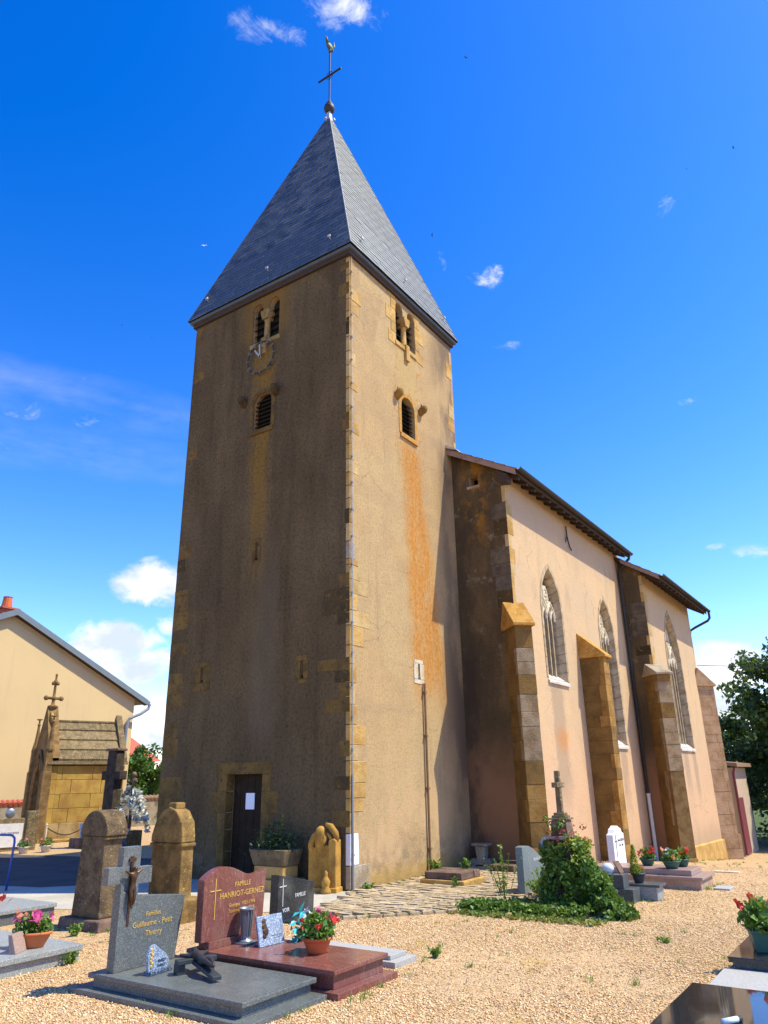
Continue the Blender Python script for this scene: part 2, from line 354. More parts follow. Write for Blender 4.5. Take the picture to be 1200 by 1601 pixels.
@mat('nave_render')
def _(g):
    x, y, z = g.sep(g.pos); wob = g.noise(1.5, 5, .6)*1.4-.7; wo2 = g.noise(5, 4, .6)*.5-.25
    grit = g.noise(17, 5, .75)
    c = g.mix(g.sm(g.noise(.5, 5), .35, .65), (.56, .385, .215), (.51, .365, .22))
    c = g.mix(g.sm(z+wob, 4.2, 1.2)*.55, c, (.57, .345, .205))
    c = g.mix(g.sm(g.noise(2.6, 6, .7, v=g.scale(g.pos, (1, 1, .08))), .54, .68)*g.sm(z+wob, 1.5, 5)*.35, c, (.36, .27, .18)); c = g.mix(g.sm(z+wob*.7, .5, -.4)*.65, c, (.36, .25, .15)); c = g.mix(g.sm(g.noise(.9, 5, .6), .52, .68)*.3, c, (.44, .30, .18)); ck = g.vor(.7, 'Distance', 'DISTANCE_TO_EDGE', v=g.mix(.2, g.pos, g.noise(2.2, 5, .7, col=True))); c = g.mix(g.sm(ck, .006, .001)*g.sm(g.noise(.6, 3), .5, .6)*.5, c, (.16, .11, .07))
    c = g.mix(g.sm(g.vor(.5, 'Color', v=g.scale(g.pos, (1, 1, .9))), 0, 1)*0, c, c)
    c = g.mix(g.sm(grit, .48, .66)*.32, c, (.34, .22, .12))
    c = g.mix(g.sm(g.noise(1.2, 6, .65, v=g.scale(g.pos, (1, 1, .35))), .55, .72)*.38, c, (.27, .20, .14))
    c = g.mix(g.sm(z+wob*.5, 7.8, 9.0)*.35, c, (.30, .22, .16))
    ob = g.m('SQRT', (y-7.2)*(y-7.2)+(z-2.8)*(z-2.8)*1.6)
    c = g.mix(g.sm(ob+wo2*.8, .62, .1)*g.sm(x, 1.3, 1.5)*.9, c, (.68, .24, .02))
    for (yy, ws, zz) in ((12.2, .3, 2.75), (16.8, .35, 2.8), (18.1, .28, 2.8), (7.1, .4, 4.2)):
        c = g.mix(g.band(y+wo2*.6, yy-ws, yy+ws, .12)*g.sm(z+wob*1.4, .6, 2.0)*g.sm(z, zz+.05, zz-.1)*.6, c, (.29, .21, .14))
    west = g.band(y, 4.4, 4.80, .04)+g.band(y, 13.9, 14.17, .03)*g.sm(x, 1.5, 1.6)  # west walls take darker colours: their shade is mixed in with the grime
    gr = g.sm(g.noise(1.3, 6, .65, v=g.scale(g.pos, (1, 1, .4))), .28, .6)
    wc = g.mix(gr, (.185, .12, .05), (.088, .062, .032))
    wc = g.mix(g.sm(grit, .46, .64)*.4, wc, (.045, .03, .018))
    wc = g.mix(g.sm(g.noise(2.2, 5, .7), .56, .7)*g.sm(z, 3, 6), wc, (.22, .17, .11))
    wc = g.mix(g.sm(z+wob, 3.2, 1.4)*.8, wc, (.30, .15, .075))
    wc = g.mix(g.sm(g.noise(2, 5, .6, v=g.scale(g.pos, (.5, 1, .25))), .45, .62)*g.band(x, -.1, .45, .2)*.8, wc, (.05, .037, .028))
    wc = g.mix(g.band(x+wo2, .35, .95, .2)*g.sm(z, 7, 8.6)*g.sm(g.noise(3, 5), .45, .6)*.7, wc, (.33, .155, .02))
    c = g.mix(g.m('MINIMUM', west, 1.), c, wc)
    g.out(c, .95, grit+g.noise(5, 4)*.8, .4, .03, spec=.15)
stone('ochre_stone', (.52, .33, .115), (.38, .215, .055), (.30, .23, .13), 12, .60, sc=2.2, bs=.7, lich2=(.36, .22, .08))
stone('shaded_ochre', (.21, .125, .033), (.12, .074, .024), (.085, .055, .028), 10, .56, sc=2.6, bs=.8, lich2=(.10, .065, .032))  # west-face copy of ochre_stone, its shade and grime put into the colour
stone('buttress_shaded', (.25, .145, .042), (.165, .095, .028), (.30, .12, .018), 9, .60, sc=2.2, bs=1., rv=.12, lich2=(.16, .10, .045))  # darkened so the colour carries the shade of the buttress flanks
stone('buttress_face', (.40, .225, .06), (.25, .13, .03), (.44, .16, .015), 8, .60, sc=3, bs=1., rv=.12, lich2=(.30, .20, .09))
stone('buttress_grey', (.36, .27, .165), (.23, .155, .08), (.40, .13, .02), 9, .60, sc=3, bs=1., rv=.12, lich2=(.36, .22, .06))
stone('grey_stone', (.40, .34, .25), (.28, .21, .13), (.45, .20, .04), 10, .62, sc=3, bs=.7)
stone('pale_stone', (.62, .55, .42), (.46, .38, .24), None, sc=4, bs=.4, rv=.12)
stone('window_stone', (.47, .37, .235), (.30, .22, .12), (.40, .34, .09), 14, .60, sc=4, bs=.4, rv=.1)
stone('old_grave_stone', (.17, .115, .06), (.085, .058, .034), (.36, .30, .20), 26, .60, sc=5, bs=.9, lich2=(.26, .16, .03))
stone('ochre_grave_stone', (.30, .18, .055), (.15, .09, .03), (.40, .34, .10), 14, .60, sc=4, bs=.7)
stone('tomb_stone', (.44, .29, .07), (.34, .19, .05), (.55, .48, .33), 30, .66, sc=2.5, bs=.5)
stone('gable_stone', (.27, .165, .065), (.15, .09, .035), (.40, .34, .22), 22, .62, sc=4, bs=.7)
stone('lichen_slab', (.23, .165, .085), (.13, .09, .045), (.40, .35, .20), 24, .56, sc=6, bs=.8)
stone('mauve_stone', (.21, .135, .095), (.12, .078, .055), (.33, .28, .22), 22, .6, sc=5, bs=.6)
stone('dark_stone', (.075, .055, .042), (.04, .03, .025), (.16, .13, .09), 20, .64, sc=5, bs=.6)
stone('cobble_stone', (.50, .39, .245), (.33, .235, .13), (.36, .33, .10), 5, .60, sc=7, bs=.7, rv=.4)
stone('mortar', (.22, .18, .11), (.12, .10, .06), (.14, .17, .04), 6, .55, sc=6)
stone('buttress_mortar', (.24, .15, .06), (.15, .09, .03), None, sc=5)
stone('concrete', (.47, .43, .35), (.38, .34, .27), None, sc=1.2, bs=.25, rv=0)
stone('shade_sheet_grey', (.085, .08, .075), (.06, .056, .054), (.16, .14, .12), 60, .62, sc=1.5, bs=.4, rv=0)
stone('wall_render', (.30, .255, .18), (.19, .15, .10), (.12, .10, .07), 3, .58, sc=1.5, bs=.5, rv=0)
@mat('house_render')
def _(g):
    x, y, z = g.sep(g.pos); c = g.mix(g.sm(g.noise(.35, 5, .6), .35, .7), (.60, .44, .225), (.55, .41, .215))
    c = g.mix(g.sm(g.noise(2.2, 6, .7, v=g.scale(g.pos, (1, 1, .07))), .54, .70)*.3, c, (.42, .33, .22)); c = g.mix(g.sm(z+g.noise(1.2, 5)*1.5, 2.2, .5)*.4, c, (.38, .30, .20)); c = g.mix(g.sm(g.noise(20, 5, .75), .52, .7)*.18, c, (.35, .27, .17))
    g.out(c, .9, g.noise(24, 5, .7), .3, .02, spec=.15)
simple('roof_fascia', (.15, .18, .20), .5, .08, 3)
simple('slate_plain', (.10, .115, .14), .5, .12, 4)
@mat('slate')
def _(g):
    r = g.isl(); c = g.hsv(g.mix(r, (.014, .028, .042), (.085, .105, .12)), v=g.rnd()*.25+.85)
    c = g.mix(g.sm(g.noise(6, 5, .7, v=g.scale(g.pos, (1, 1, .4))), .5, .75)*.4, c, (.15, .16, .15))
    g.out(c, g.noise(12, 4)*.10+.49+r*.10, g.noise(40, 4), .2, .01, spec=1.)
@mat('lead')
def _(g): g.out(g.mix(g.sm(g.noise(6, 5), .4, .7), (.52, .52, .54), (.34, .34, .36)), .45, g.noise(30), .1, .01, metal=.3)
simple('iron', (.035, .033, .036), .6, .2, 10, metal=.3, dirt=(.09, .045, .02))
simple('zinc', (.27, .29, .32), .4, .08, 5, metal=.6)
simple('dark_zinc', (.028, .027, .026), .55, .15, 5)
simple('copper_green', (.05, .085, .045), .6, .2, 9)
simple('bronze', (.10, .055, .03), .4, .3, 12, metal=.7)
simple('rust_pipe', (.20, .11, .05), .7, .2, 8)
simple('white_pipe', (.62, .62, .58), .5, .08, 6)
simple('whitewash', (.72, .72, .74), .85, .06, 8)
simple('clock_mark', (.17, .17, .15), .7)
simple('pale_paint', (.34, .36, .34), .5, .08, 8)
simple('door_wood', (.030, .021, .014), .85, .2, 6, spec=.1, dirt=(.045, .03, .02))
simple('dark_wood', (.05, .032, .022), .8, .2, 7, dirt=(.05, .035, .03))
simple('pink_board', (.30, .20, .15), .8, .15, 7, dirt=(.16, .10, .08))
simple('black_void', (.012, .011, .010), .9, .05, 5)  # flat black standing in for the darkness inside the openings
simple('louvre', (.011, .010, .009), .8, .2, 8)
simple('paper', (.80, .83, .90), .6, .02, 4)
simple('ink', (.06, .06, .08), .6, .05, 4)
simple('gold_leaf', (.75, .48, .10), .35, .1, 20, metal=.4)
simple('silver_letter', (.65, .65, .62), .35, .1, 20)
simple('red_tile', (.42, .10, .055), .85, .2, 9, dirt=(.28, .10, .06))
simple('brown_tile', (.26, .15, .09), .9, .25, 9, dirt=(.2, .16, .1))
simple('terracotta', (.52, .115, .035), .7, .1, 8)
simple('clay_orange', (.50, .14, .045), .7, .1, 8)
simple('green_pot', (.035, .10, .075), .5, .12, 8)
simple('dark_pot', (.03, .04, .045), .5, .1, 8)
simple('soil', (.05, .035, .022), .95, .2, 20, .6)
simple('blue_paint', (.035, .075, .30), .4, .1, 8)
simple('red_brown_paint', (.17, .035, .04), .6, .12, 8)
simple('annex_render', (.44, .33, .23), .9, .05, 2)
simple('enamel_white', (.66, .63, .60), .8, .12, 12)
simple('teal_plastic', (.03, .38, .40), .4, .1, 10)
simple('glass_dark', (.04, .042, .046), .22, .25, 3, 0, spec=.6)
simple('mesh_grey', (.16, .155, .145), .7, .15, 8)
simple('bark', (.10, .07, .045), .95, .3, 12, .8, 20)
simple('white_marble', (.76, .72, .68), .4, .05, 5)
simple('bird_black', (.02, .02, .025), .8, .1, 5)
simple('ceramic_light', (.58, .66, .72), .3, .1, 12)
granite('grey_granite', (.08, .09, .086), (.105, .116, .112), (.19, .205, .20), .27)
granite('light_granite', (.20, .22, .215), (.26, .28, .27), (.42, .44, .43), .32)
granite('sage_granite', (.125, .155, .15), (.165, .195, .19), (.25, .28, .27), .35)
granite('red_granite', (.17, .058, .045), (.215, .08, .06), (.11, .038, .033), .17, streak=(.36, .165, .12))
granite('black_granite', (.016, .017, .019), (.024, .026, .028), (.055, .06, .065), .13)
granite('slate_granite', (.055, .065, .07), (.075, .085, .09), (.14, .15, .15), .25)
granite('blue_granite', (.02, .03, .06), (.05, .08, .14), (.20, .30, .42), .15)
granite('pink_granite', (.31, .205, .165), (.37, .26, .21), (.25, .165, .135), .28)
@mat('mirror_granite')
def _(g):
    r, q, w = g.sep(g.vor(170, 'Color')); g.out(g.mix(g.sm(r, .7, .8), (.013, .014, .015), (.04, .042, .045)), g.noise(5, 4)*.05+.015, None, spec=.55)
granite('rough_granite', (.33, .32, .30), (.42, .41, .385), (.24, .235, .22), .75, 190)
granite('speckle_blue', (.13, .19, .29), (.20, .27, .37), (.52, .56, .62), .28, 120)
def leafmat(name, a, b, v=.5, tr=.25, rough=.5):
    @mat(name)
    def _(g):
        r = g.isl(); c = g.mix(r, a, b); c = g.hsv(c, v=g.noise(1.8, 3)*v+(1-v*.5)); g.out(c, rough, leaf=tr, spec=.35)
leafmat('leaf_ivy', (.045, .12, .018), (.17, .27, .04), .8)
leafmat('leaf_tree', (.04, .08, .022), (.085, .145, .038), .7)
leafmat('leaf_bush', (.05, .12, .02), (.10, .20, .03))
leafmat('leaf_weed', (.10, .20, .025), (.19, .29, .04))
leafmat('leaf_dark', (.02, .045, .018), (.04, .075, .025))
leafmat('leaf_pot', (.07, .16, .02), (.17, .30, .05))
leafmat('leaf_yellow', (.24, .30, .03), (.36, .40, .04))
leafmat('leaf_red', (.30, .035, .035), (.42, .12, .04))
leafmat('petal_red', (.62, .015, .025), (.70, .05, .05), .2, .2)
leafmat('petal_pink', (.72, .04, .25), (.80, .18, .40), .2, .2)
leafmat('petal_salmon', (.70, .16, .10), (.80, .34, .22), .2, .2)
leafmat('dry_grass', (.34, .25, .07), (.24, .28, .06), .3)
@mat('gravel_ground')
def _(g):
    x, y, z = g.sep(g.pos); v = g.vor(38, 'Color'); a, b, c3 = g.sep(v)
    d = g.vor(38)
    c = g.ramp(a, [(0, (.30, .165, .075)), (.3, (.58, .36, .165)), (.6, (.68, .46, .23)), (.85, (.76, .58, .32)), (1, (.50, .28, .18))])
    c = g.mix(g.sm(d, .25, .55)*.4, c, (.20, .13, .08))
    c = g.mix(g.sm(g.noise(1.1, 5, .65), .60, .72)*.7, c, (.46, .30, .075))
    c = g.mix(g.sm(g.noise(.7, 6, .7, v=g.scale(g.pos, (1.3, .9, 1))), .62, .72)*.55, c, (.17, .19, .05))
    c = g.mix(g.sm(g.noise(.45, 6, .7, v=g.scale(g.pos, (1, .6, 1)), dist=.8), .52, .68)*.5, c, (.46, .33, .19)); c = g.mix(g.sm(g.noise(2.3, 6, .7), .60, .70)*.5, c, (.33, .23, .12))
    far = g.sm(g.m('MAXIMUM', y-27, (x+38)*-1), -2, 4)
    c = g.mix(far, c, g.mix(g.noise(.5, 5), (.05, .08, .02), (.10, .13, .03)))
    g.out(c, .92, g.sm(d, .6, 0), .8, .02, spec=.2)
@mat('gravel_pebble')
def _(g):
    c = g.ramp(g.isl(), [(0, (.30, .165, .075)), (.25, (.62, .36, .155)), (.5, (.75, .49, .235)), (.8, (.83, .61, .33)), (.93, (.84, .72, .48)), (1, (.50, .26, .17))])
    c = g.mix(g.sm(g.noise(1.1, 5, .65), .56, .70)*.6, c, (.47, .30, .09)); c = g.mix(g.sm(g.noise(.45, 6, .7, v=g.scale(g.pos, (1, .6, 1)), dist=.8), .50, .66)*.4, c, (.40, .26, .14)); c = g.mix(g.sm(g.noise(.8, 5, .6), .56, .70)*.4, c, (.62, .36, .25)); g.out(c, .85, spec=.25)
stone('lichen_cap', (.50, .27, .06), (.36, .17, .03), (.55, .48, .34), 10, .60, sc=4, bs=.7)
stone('ochre_grave_bright', (.46, .25, .05), (.28, .14, .03), None, sc=4, bs=.5)
stone('dark_rubble', (.16, .11, .07), (.08, .055, .04), None, sc=4)
stone('pink_stone', (.44, .30, .21), (.30, .19, .12), None, sc=3)
stone('tomb_stone_pale', (.42, .30, .14), (.26, .17, .07), (.5, .44, .32), 24, .62, sc=3)
simple('blue_grey_door', (.12, .17, .26), .5, .1, 5)
simple('pale_pot', (.5, .45, .4), .7)
simple('ochre_pot', (.50, .33, .07), .7, .15, 5)
simple('clay_brown', (.34, .17, .08), .8, .12, 6)
stone('shaded_ochre_dark', (.10, .064, .024), (.06, .041, .018), (.20, .12, .035), 8, .58, sc=3, bs=.8)
stone('grey_west', (.14, .11, .075), (.08, .062, .04), None, sc=4)  # this and the next two: west-face stones with shade put into their colour
stone('west_grey_stone', (.15, .115, .075), (.085, .065, .042), (.24, .2, .14), 14, .6, sc=4)
stone('west_pale', (.36, .25, .10), (.23, .15, .05), (.12, .09, .05), 10, .58, sc=3)
stone('pale_ochre', (.52, .37, .17), (.42, .27, .10), (.36, .26, .12), 12, .62, sc=3, bs=.6)
stone('stain_stone', (.48, .22, .035), (.40, .28, .10), (.24, .10, .02), 14, .58, sc=5, bs=.7)
stone('corbel_stone', (.34, .19, .05), (.20, .11, .03), (.45, .22, .03), 10, .58, sc=5, bs=.8)
stone('corbel_dark', (.10, .065, .025), (.055, .038, .02), None, sc=5, bs=.8)  # corbel_stone darkened for the shaded west window
stone('trough_stone', (.20, .15, .085), (.11, .08, .045), (.24, .2, .12), 12, .62, sc=4, bs=.7)
stone('buttress_pale', (.46, .30, .17), (.33, .20, .10), (.42, .17, .03), 9, .62, sc=2.2, bs=.8, rv=.12)
leafmat('enamel_petal', (.72, .70, .68), (.62, .62, .64), .1, .35)
simple('pale_sill', (.52, .49, .45), .8, .1, 6, dirt=(.36, .33, .28))
# ------------------------------------------------------------------ ground
def axis(lo, hi, near, step, far):
    a = list(np.arange(near[0], near[1]+1e-6, step)); d = step; x = near[1]
    while x < hi: d *= 1.35; x += d; a.append(min(x, hi))
    d = step; x = near[0]
    while x > lo: d *= 1.35; x -= d; a.insert(0, max(x, lo))
    return np.array(a)
gx = axis(-700, 700, (-12, 12), .5, 0); gy = axis(-500, 900, (-12, 26), .5, 0)
GX, GY = np.meshgrid(gx, gy); gz = np.array([[zg(x, y) for x in gx] for y in gy])
v = np.stack([GX.ravel(), GY.ravel(), gz.ravel()], 1); nx, ny = len(gx), len(gy)
i = (np.arange(ny-1)[:, None]*nx+np.arange(nx-1)[None]).ravel(); f = np.stack([i, i+1, i+nx+1, i+nx], 1)
link('gravel_ground', np_mesh('gravel_ground', v, f), 'gravel_ground', kind='structure')
def sheet(name, poly, z, m, **kw):
    bm = bmesh.new(); fs = bm.faces.new([bm.verts.new((x, y, z)) for x, y in poly]); bmesh.ops.triangulate(bm, faces=[fs]); return bm_obj(name, bm, m, None, kind='structure', **kw)
sheet('concrete_path', [(-40, -9.5), (-16, -7.2), (-4, -4.26), (-1.7, -3.05), (.04, -2.55), (.62, -1.95), (.3, -.4), (0.02, -.05), (-5.43, -.05), (-9, .2), (-40, .2)], .006, 'concrete')
sheet('tower_shade_sheet', [(-40, -4.2), (-16, -4.2), (-9, -3.1), (-5.9, -2.35), (-4.6, -.9), (-4.4, -.3), (-5.45, -.3), (-5.45, 3.2), (-13.2, 1.6), (-40, 1.6)], .010, 'shade_sheet_grey')  # dark sheet over the path, deepening the tower's shadow by colour
# loose pebbles of the foreground: real stones, one object
def pebbles():
    n = 130000; P = []
    xs = RNG.random(n*4)*9.5-.3; ys = RNG.random(n*4)*15-8.2
    dist = np.hypot(xs-CAM[0], ys-CAM[1]); p = np.clip(9/np.maximum(dist, 1), 0, 1)**2.2
    keep = (RNG.random(n*4) < p) & (ys < xs*1.6+6) & ~((xs > -.2) & (xs < 3) & (ys > (xs-1.0)*1.15-2.75) & (ys < 5)) & (ys > -8.2)
    keep &= ~((xs < .55) & (ys > -2.6)) & ~((xs < 1.6) & (ys > 3))
    wv = np.sin(xs*1.3+ys*.7+1)+np.sin(xs*.6-ys*1.5+2.3)+.7*np.sin(xs*3.1+ys*2.2)+.6*np.sin(ys*4.3-xs*2.6)
    keep &= RNG.random(len(xs)) < np.clip(.60+.34*wv, .06, 1)
    xs, ys = xs[keep][:n], ys[keep][:n]; n = len(xs)
    s = .0055+.0085*RNG.random(n)**2; o = np.array([(1, 0, 0), (0, 1, 0), (-1, 0, 0), (0, -1, 0), (0, 0, 1), (0, 0, -1)], float)
    th = RNG.random(n)*6.28; sc = np.stack([s*(.8+.7*RNG.random(n)), s*(.7+.4*RNG.random(n)), s*(.45+.35*RNG.random(n))], 1)
    q = o[None]*sc[:, None]*(1+.25*(RNG.random((n, 6, 1))-.5)); q += RNG.normal(size=(n, 6, 3))*s[:, None, None]*.16
    c, sn = np.cos(th)[:, None], np.sin(th)[:, None]
    X = q[..., 0]*c-q[..., 1]*sn+xs[:, None]; Y = q[..., 0]*sn+q[..., 1]*c+ys[:, None]; Z = q[..., 2]+(s*.3)[:, None]
    v = np.stack([X, Y, Z], -1).reshape(-1, 3); fb = np.array([(0, 1, 4), (1, 2, 4), (2, 3, 4), (3, 0, 4), (1, 0, 5), (2, 1, 5), (3, 2, 5), (0, 3, 5)])
    f = (fb[None]+(np.arange(n)*6)[:, None, None]).reshape(-1, 3)
    link('gravel', np_mesh('gravel', v, f), 'gravel_pebble', kind='stuff')
pebbles()
# cobbled apron at the foot of the tower
def apron():
    root = MB().box(-.05, .3, -.02, .2, -.04, .004)
    bm = bmesh.new(); fs = bm.faces.new([bm.verts.new((x, y, .008)) for x, y in [(.62, -1.95), (1.15, -2.75), (2.75, -.95), (3.1, .3), (3.0, 1.6), (2.5, 4.0), (1.5, 4.72), (.02, 4.72), (.02, -.05), (.3, -.4)]])
    bmesh.ops.triangulate(bm, faces=[fs]); ap = bm_obj('cobbled_apron', bm, 'mortar', None, kind='structure')
    ms = []
    for k in range(9):
        b = MB(); l, w = .115+.012*(k % 3), .058; j = [(random.uniform(-.014, .014), random.uniform(-.012, .012)) for _ in range(8)]
        co = [(-l, -w), (l, -w), (l, w), (-l, w)]
        b.hull8([(x+j[i][0], y+j[i][1], -.05) for i, (x, y) in enumerate(co)]+[(x*.93+j[i][0]*.9, y*.88+j[i][1]*.9, .022+random.uniform(-.006, .007)) for i, (x, y) in enumerate(co)])
        ms.append(b.mesh('cobble')); ms[-1].materials.append(M['cobble_stone'])
    n = 0; y = -2.7; row = 0; rest = MB()
    while y < 4.6:
        x = .1-.13*(row % 2)+random.uniform(-.04, .04)
        while x < 3.1:
            lim = 1.1+(y+2.75)*.9 if y < -.95 else (2.75+(y+.95)*.27 if y < .3 else (3.1 if y < 1.2 else 3.1-(y-1.2)*.35))
            lo = (.62 if y < -1.9 else .62-(y+1.9)*.25 if y < -.4 else .08) if y < -.05 else .06
            if y < -1.95: lo = .62+(-1.95-y)*.66
            if lo+.1 < x < lim-.1 and not (1.0 < x < 1.75 and 1.5 < y < 2.1):
                if n < 300: o = link('cobble', ms[random.randrange(9)], None, ap, loc=(x, y, .012+random.uniform(-.006, .008)), rz=random.uniform(-.07, .07)); n += 1
                else:
                    z = .012+random.uniform(-.006, .008); rest.box(x-.115, x+.115, y-.058, y+.058, -.05, z+.02, .01)
            x += .245+random.uniform(-.01, .02)
        y += .132; row += 1
    # kerb of upright stones along the outer edge
    edge = [(1.2, -2.8), (2.0, -1.9), (2.78, -.98), (3.02, -.2), (3.15, .6)]
    for (a, b) in zip(edge, edge[1:]):
        L = math.hypot(b[0]-a[0], b[1]-a[1]); k = int(L/.2)
        for i in range(k):
            t = (i+.5)/k; o = MB().box(-.09, .09, -.045, .045, -.06, .035+random.uniform(0, .015), .012).build('kerb_stone', 'cobble_stone', ap, loc=(a[0]+(b[0]-a[0])*t, a[1]+(b[1]-a[1])*t, 0), rz=math.atan2(b[1]-a[1], b[0]-a[0])+random.uniform(-.1, .1), bev=.008)
    if rest.v: rest.build('small_cobbles', 'cobble_stone', ap, kind='stuff')
apron()
# ------------------------------------------------------------------ church
TW, TD, TH = 5.43, 5.07, 14.31; OV = .17; APZ = TH+8.5
N, DN, N2, D2, E2 = 1.537, 4.758, 2.334, 14.118, 21.0
church = thing('church', 'old rendered church with square bell tower, slate spire and buttressed nave', 'church')
S45 = .70711
def semi(u0, u1, zs, n=10, rev=False):                      # semicircle from (u1,zs) over to (u0,zs)
    c, r = (u0+u1)/2, (u1-u0)/2; p = [(c+r*math.cos(math.pi*i/n), zs+r*math.sin(math.pi*i/n)) for i in range(n+1)]
    return p[::-1] if rev else p
def bel_hole(a, b, c, d, zb, zs, zc): return [(a, zb), (d, zb)]+semi(c, d, zs)+[(c, zc), (b, zc)]+semi(a, b, zs)
def slit_hole(u, z0, z1): return [(u-.035, z0+.1), (u-.06, z0+.06), (u-.05, z0), (u+.05, z0), (u+.06, z0+.06), (u+.035, z0+.1), (u+.035, z1), (u-.035, z1)]
WB = (-3.2, -2.84, -2.62, -2.26); SB = (2.05, 2.42, 2.64, 3.0)
wh = [bel_hole(*WB, 12.69, 13.74, 13.5), [(-3.01, 10.12), (-2.41, 10.12)]+semi(-3.01, -2.41, 10.84), slit_hole(-2.706, 6.73, 7.15), slit_hole(-4.265, 4.06, 4.42), slit_hole(-1.25, 3.9, 4.27), [(-3.28, -.3), (-2.255, -.3), (-2.255, 2.06), (-3.28, 2.06)]]
sh = [bel_hole(*SB, 12.74, 13.80, 13.55), [(2.21, 10.1), (2.83, 10.1)]+semi(2.21, 2.83, 10.9), slit_hole(2.645, 4.03, 4.38)]
bm = wall_panel('w', [(-TW, -.4), (0, -.4), (0, TH), (-TW, TH)], wh, PY, None, None, [.35, .35, .3, .3, .3, .35])
b2 = wall_panel('s', [(0, -.4), (TD, -.4), (TD, TH), (0, TH)], sh, PX, None, None, [.35, .35, .3])
tmp = bpy.data.meshes.new('t'); b2.to_mesh(tmp); b2.free(); bm.from_mesh(tmp)
for q in ([(-TW, 0), (-TW, TD)], [(-TW, TD), (0, TD)]):
    (x0, y0), (x1, y1) = q; bm.faces.new([bm.verts.new(p) for p in ((x0, y0, -.4), (x1, y1, -.4), (x1, y1, TH), (x0, y0, TH))])
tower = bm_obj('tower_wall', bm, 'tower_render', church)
# floors inside close off the light
MB().box(-TW+.02, -.02, .36, TD-.02, 11.6, 11.65).box(-TW+.02, -.02, .36, TD-.02, 8.6, 8.65).build('bell_floor', 'dark_wood', tower)
MB().box(-3.55, -1.95, 2.2, 2.3, 11.7, 14.3).box(-1.6, -1.5, .9, 4.2, 11.7, 14.3).build('bell_frame', 'dark_wood', tower)
def quoins(x, y, sx, sy, zr, wl, sl, step=(.26, .46), skip=0, m='ochre_stone'):
    z = zr[0]; k = 0
    while z < zr[1]:
        h = random.uniform(*step); lw, ls = (wl[1], sl[0]) if k % 2 else (wl[0], sl[1])
        lw *= random.uniform(.75, 1.25); ls *= random.uniform(.75, 1.25)
        if random.random() > skip:
            p = random.uniform(.008, .016)
            xs = sorted((x+sx*p, x-sx*lw)); ys = sorted((y+sy*p, y-sy*ls)); mm = 'pale_stone' if random.random() < .1 else m
            if sx == 1 and sy == -1 and .3 < z < .7: mm = 'whitewash'
            MB().box(xs[0], xs[1], ys[0], ys[1], z+.004, z+h-.004).build('quoin_stone', mm, tower, bev=.012)
        z += h; k += 1
def wall_quoins(z0, z1, x, s, wl, hs, skip):               # stones bedded in the west render, worn and uneven
    z = z0
    while z < z1:
        h = min(random.uniform(*hs), z1-z+.002)
        if random.random() > skip and h > .06:
            w = random.choice(wl)*random.uniform(.8, 1.2); xs = sorted((x+s*.002, x-s*w)); p = random.uniform(.004, .010); q = random.Random(int(z*999))
            j = [q.uniform(-.02, .02) for _ in range(6)]; e = xs[0] if s > 0 else xs[1]; f = xs[1] if s > 0 else xs[0]
            MB().prism([(f, z+.004), (f, z+h-.004), (e+j[2], z+h-.006+j[3]*.4), (e+j[4], z+h*.5), (e+j[0], z+.006+j[1]*.4)][::(-1 if s > 0 else 1)], PY, -.1, p).build('quoin_stone', random.choices(('shaded_ochre', 'shaded_ochre_dark', 'grey_west'), (8, 1.4, .5))[0], tower, bev=.008)
        z += h
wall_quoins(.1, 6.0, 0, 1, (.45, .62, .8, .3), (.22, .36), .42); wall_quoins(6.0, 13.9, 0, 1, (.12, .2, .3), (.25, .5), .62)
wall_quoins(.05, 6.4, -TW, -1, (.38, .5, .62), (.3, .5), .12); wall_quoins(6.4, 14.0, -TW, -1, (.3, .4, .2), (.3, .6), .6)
def south_quoins(z0, z1, y, s, wl, hs, skip):
    z = z0
    while z < z1:
        h = min(random.uniform(*hs), z1-z+.002); w = (.13 if random.random() < skip else random.choice(wl))*random.uniform(.8, 1.2); p = random.uniform(.006, .013); q = random.Random(int(z*777)); j = [q.uniform(-.025, .025) for _ in range(4)]
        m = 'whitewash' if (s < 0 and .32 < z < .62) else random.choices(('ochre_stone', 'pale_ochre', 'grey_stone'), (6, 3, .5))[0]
        if m == 'whitewash': w, h = .26, .55
        if h < .06: break
        f = y+s*.001
        MB().prism([(f, z+.004), (f-s*w+j[0], z+.006), (f-s*w+j[1], z+h*.5), (f-s*w+j[2], z+h-.006), (f, z+h-.004)], PX, -.1, p).build('quoin_stone', m, tower, bev=.010); z += h
south_quoins(.02, 6.3, 0, -1, (.22, .45, .6, .3), (.24, .42), .25); south_quoins(6.3, 11.0, 0, -1, (.2, .3), (.25, .45), .6); south_quoins(11.0, 14.05, 0, -1, (.26, .42), (.26, .42), .3)
south_quoins(11.2, 13.9, TD, 1, (.3, .42), (.3, .5), .25); south_quoins(9.9, 10.9, TD, 1, (.2, .3), (.3, .5), .5)
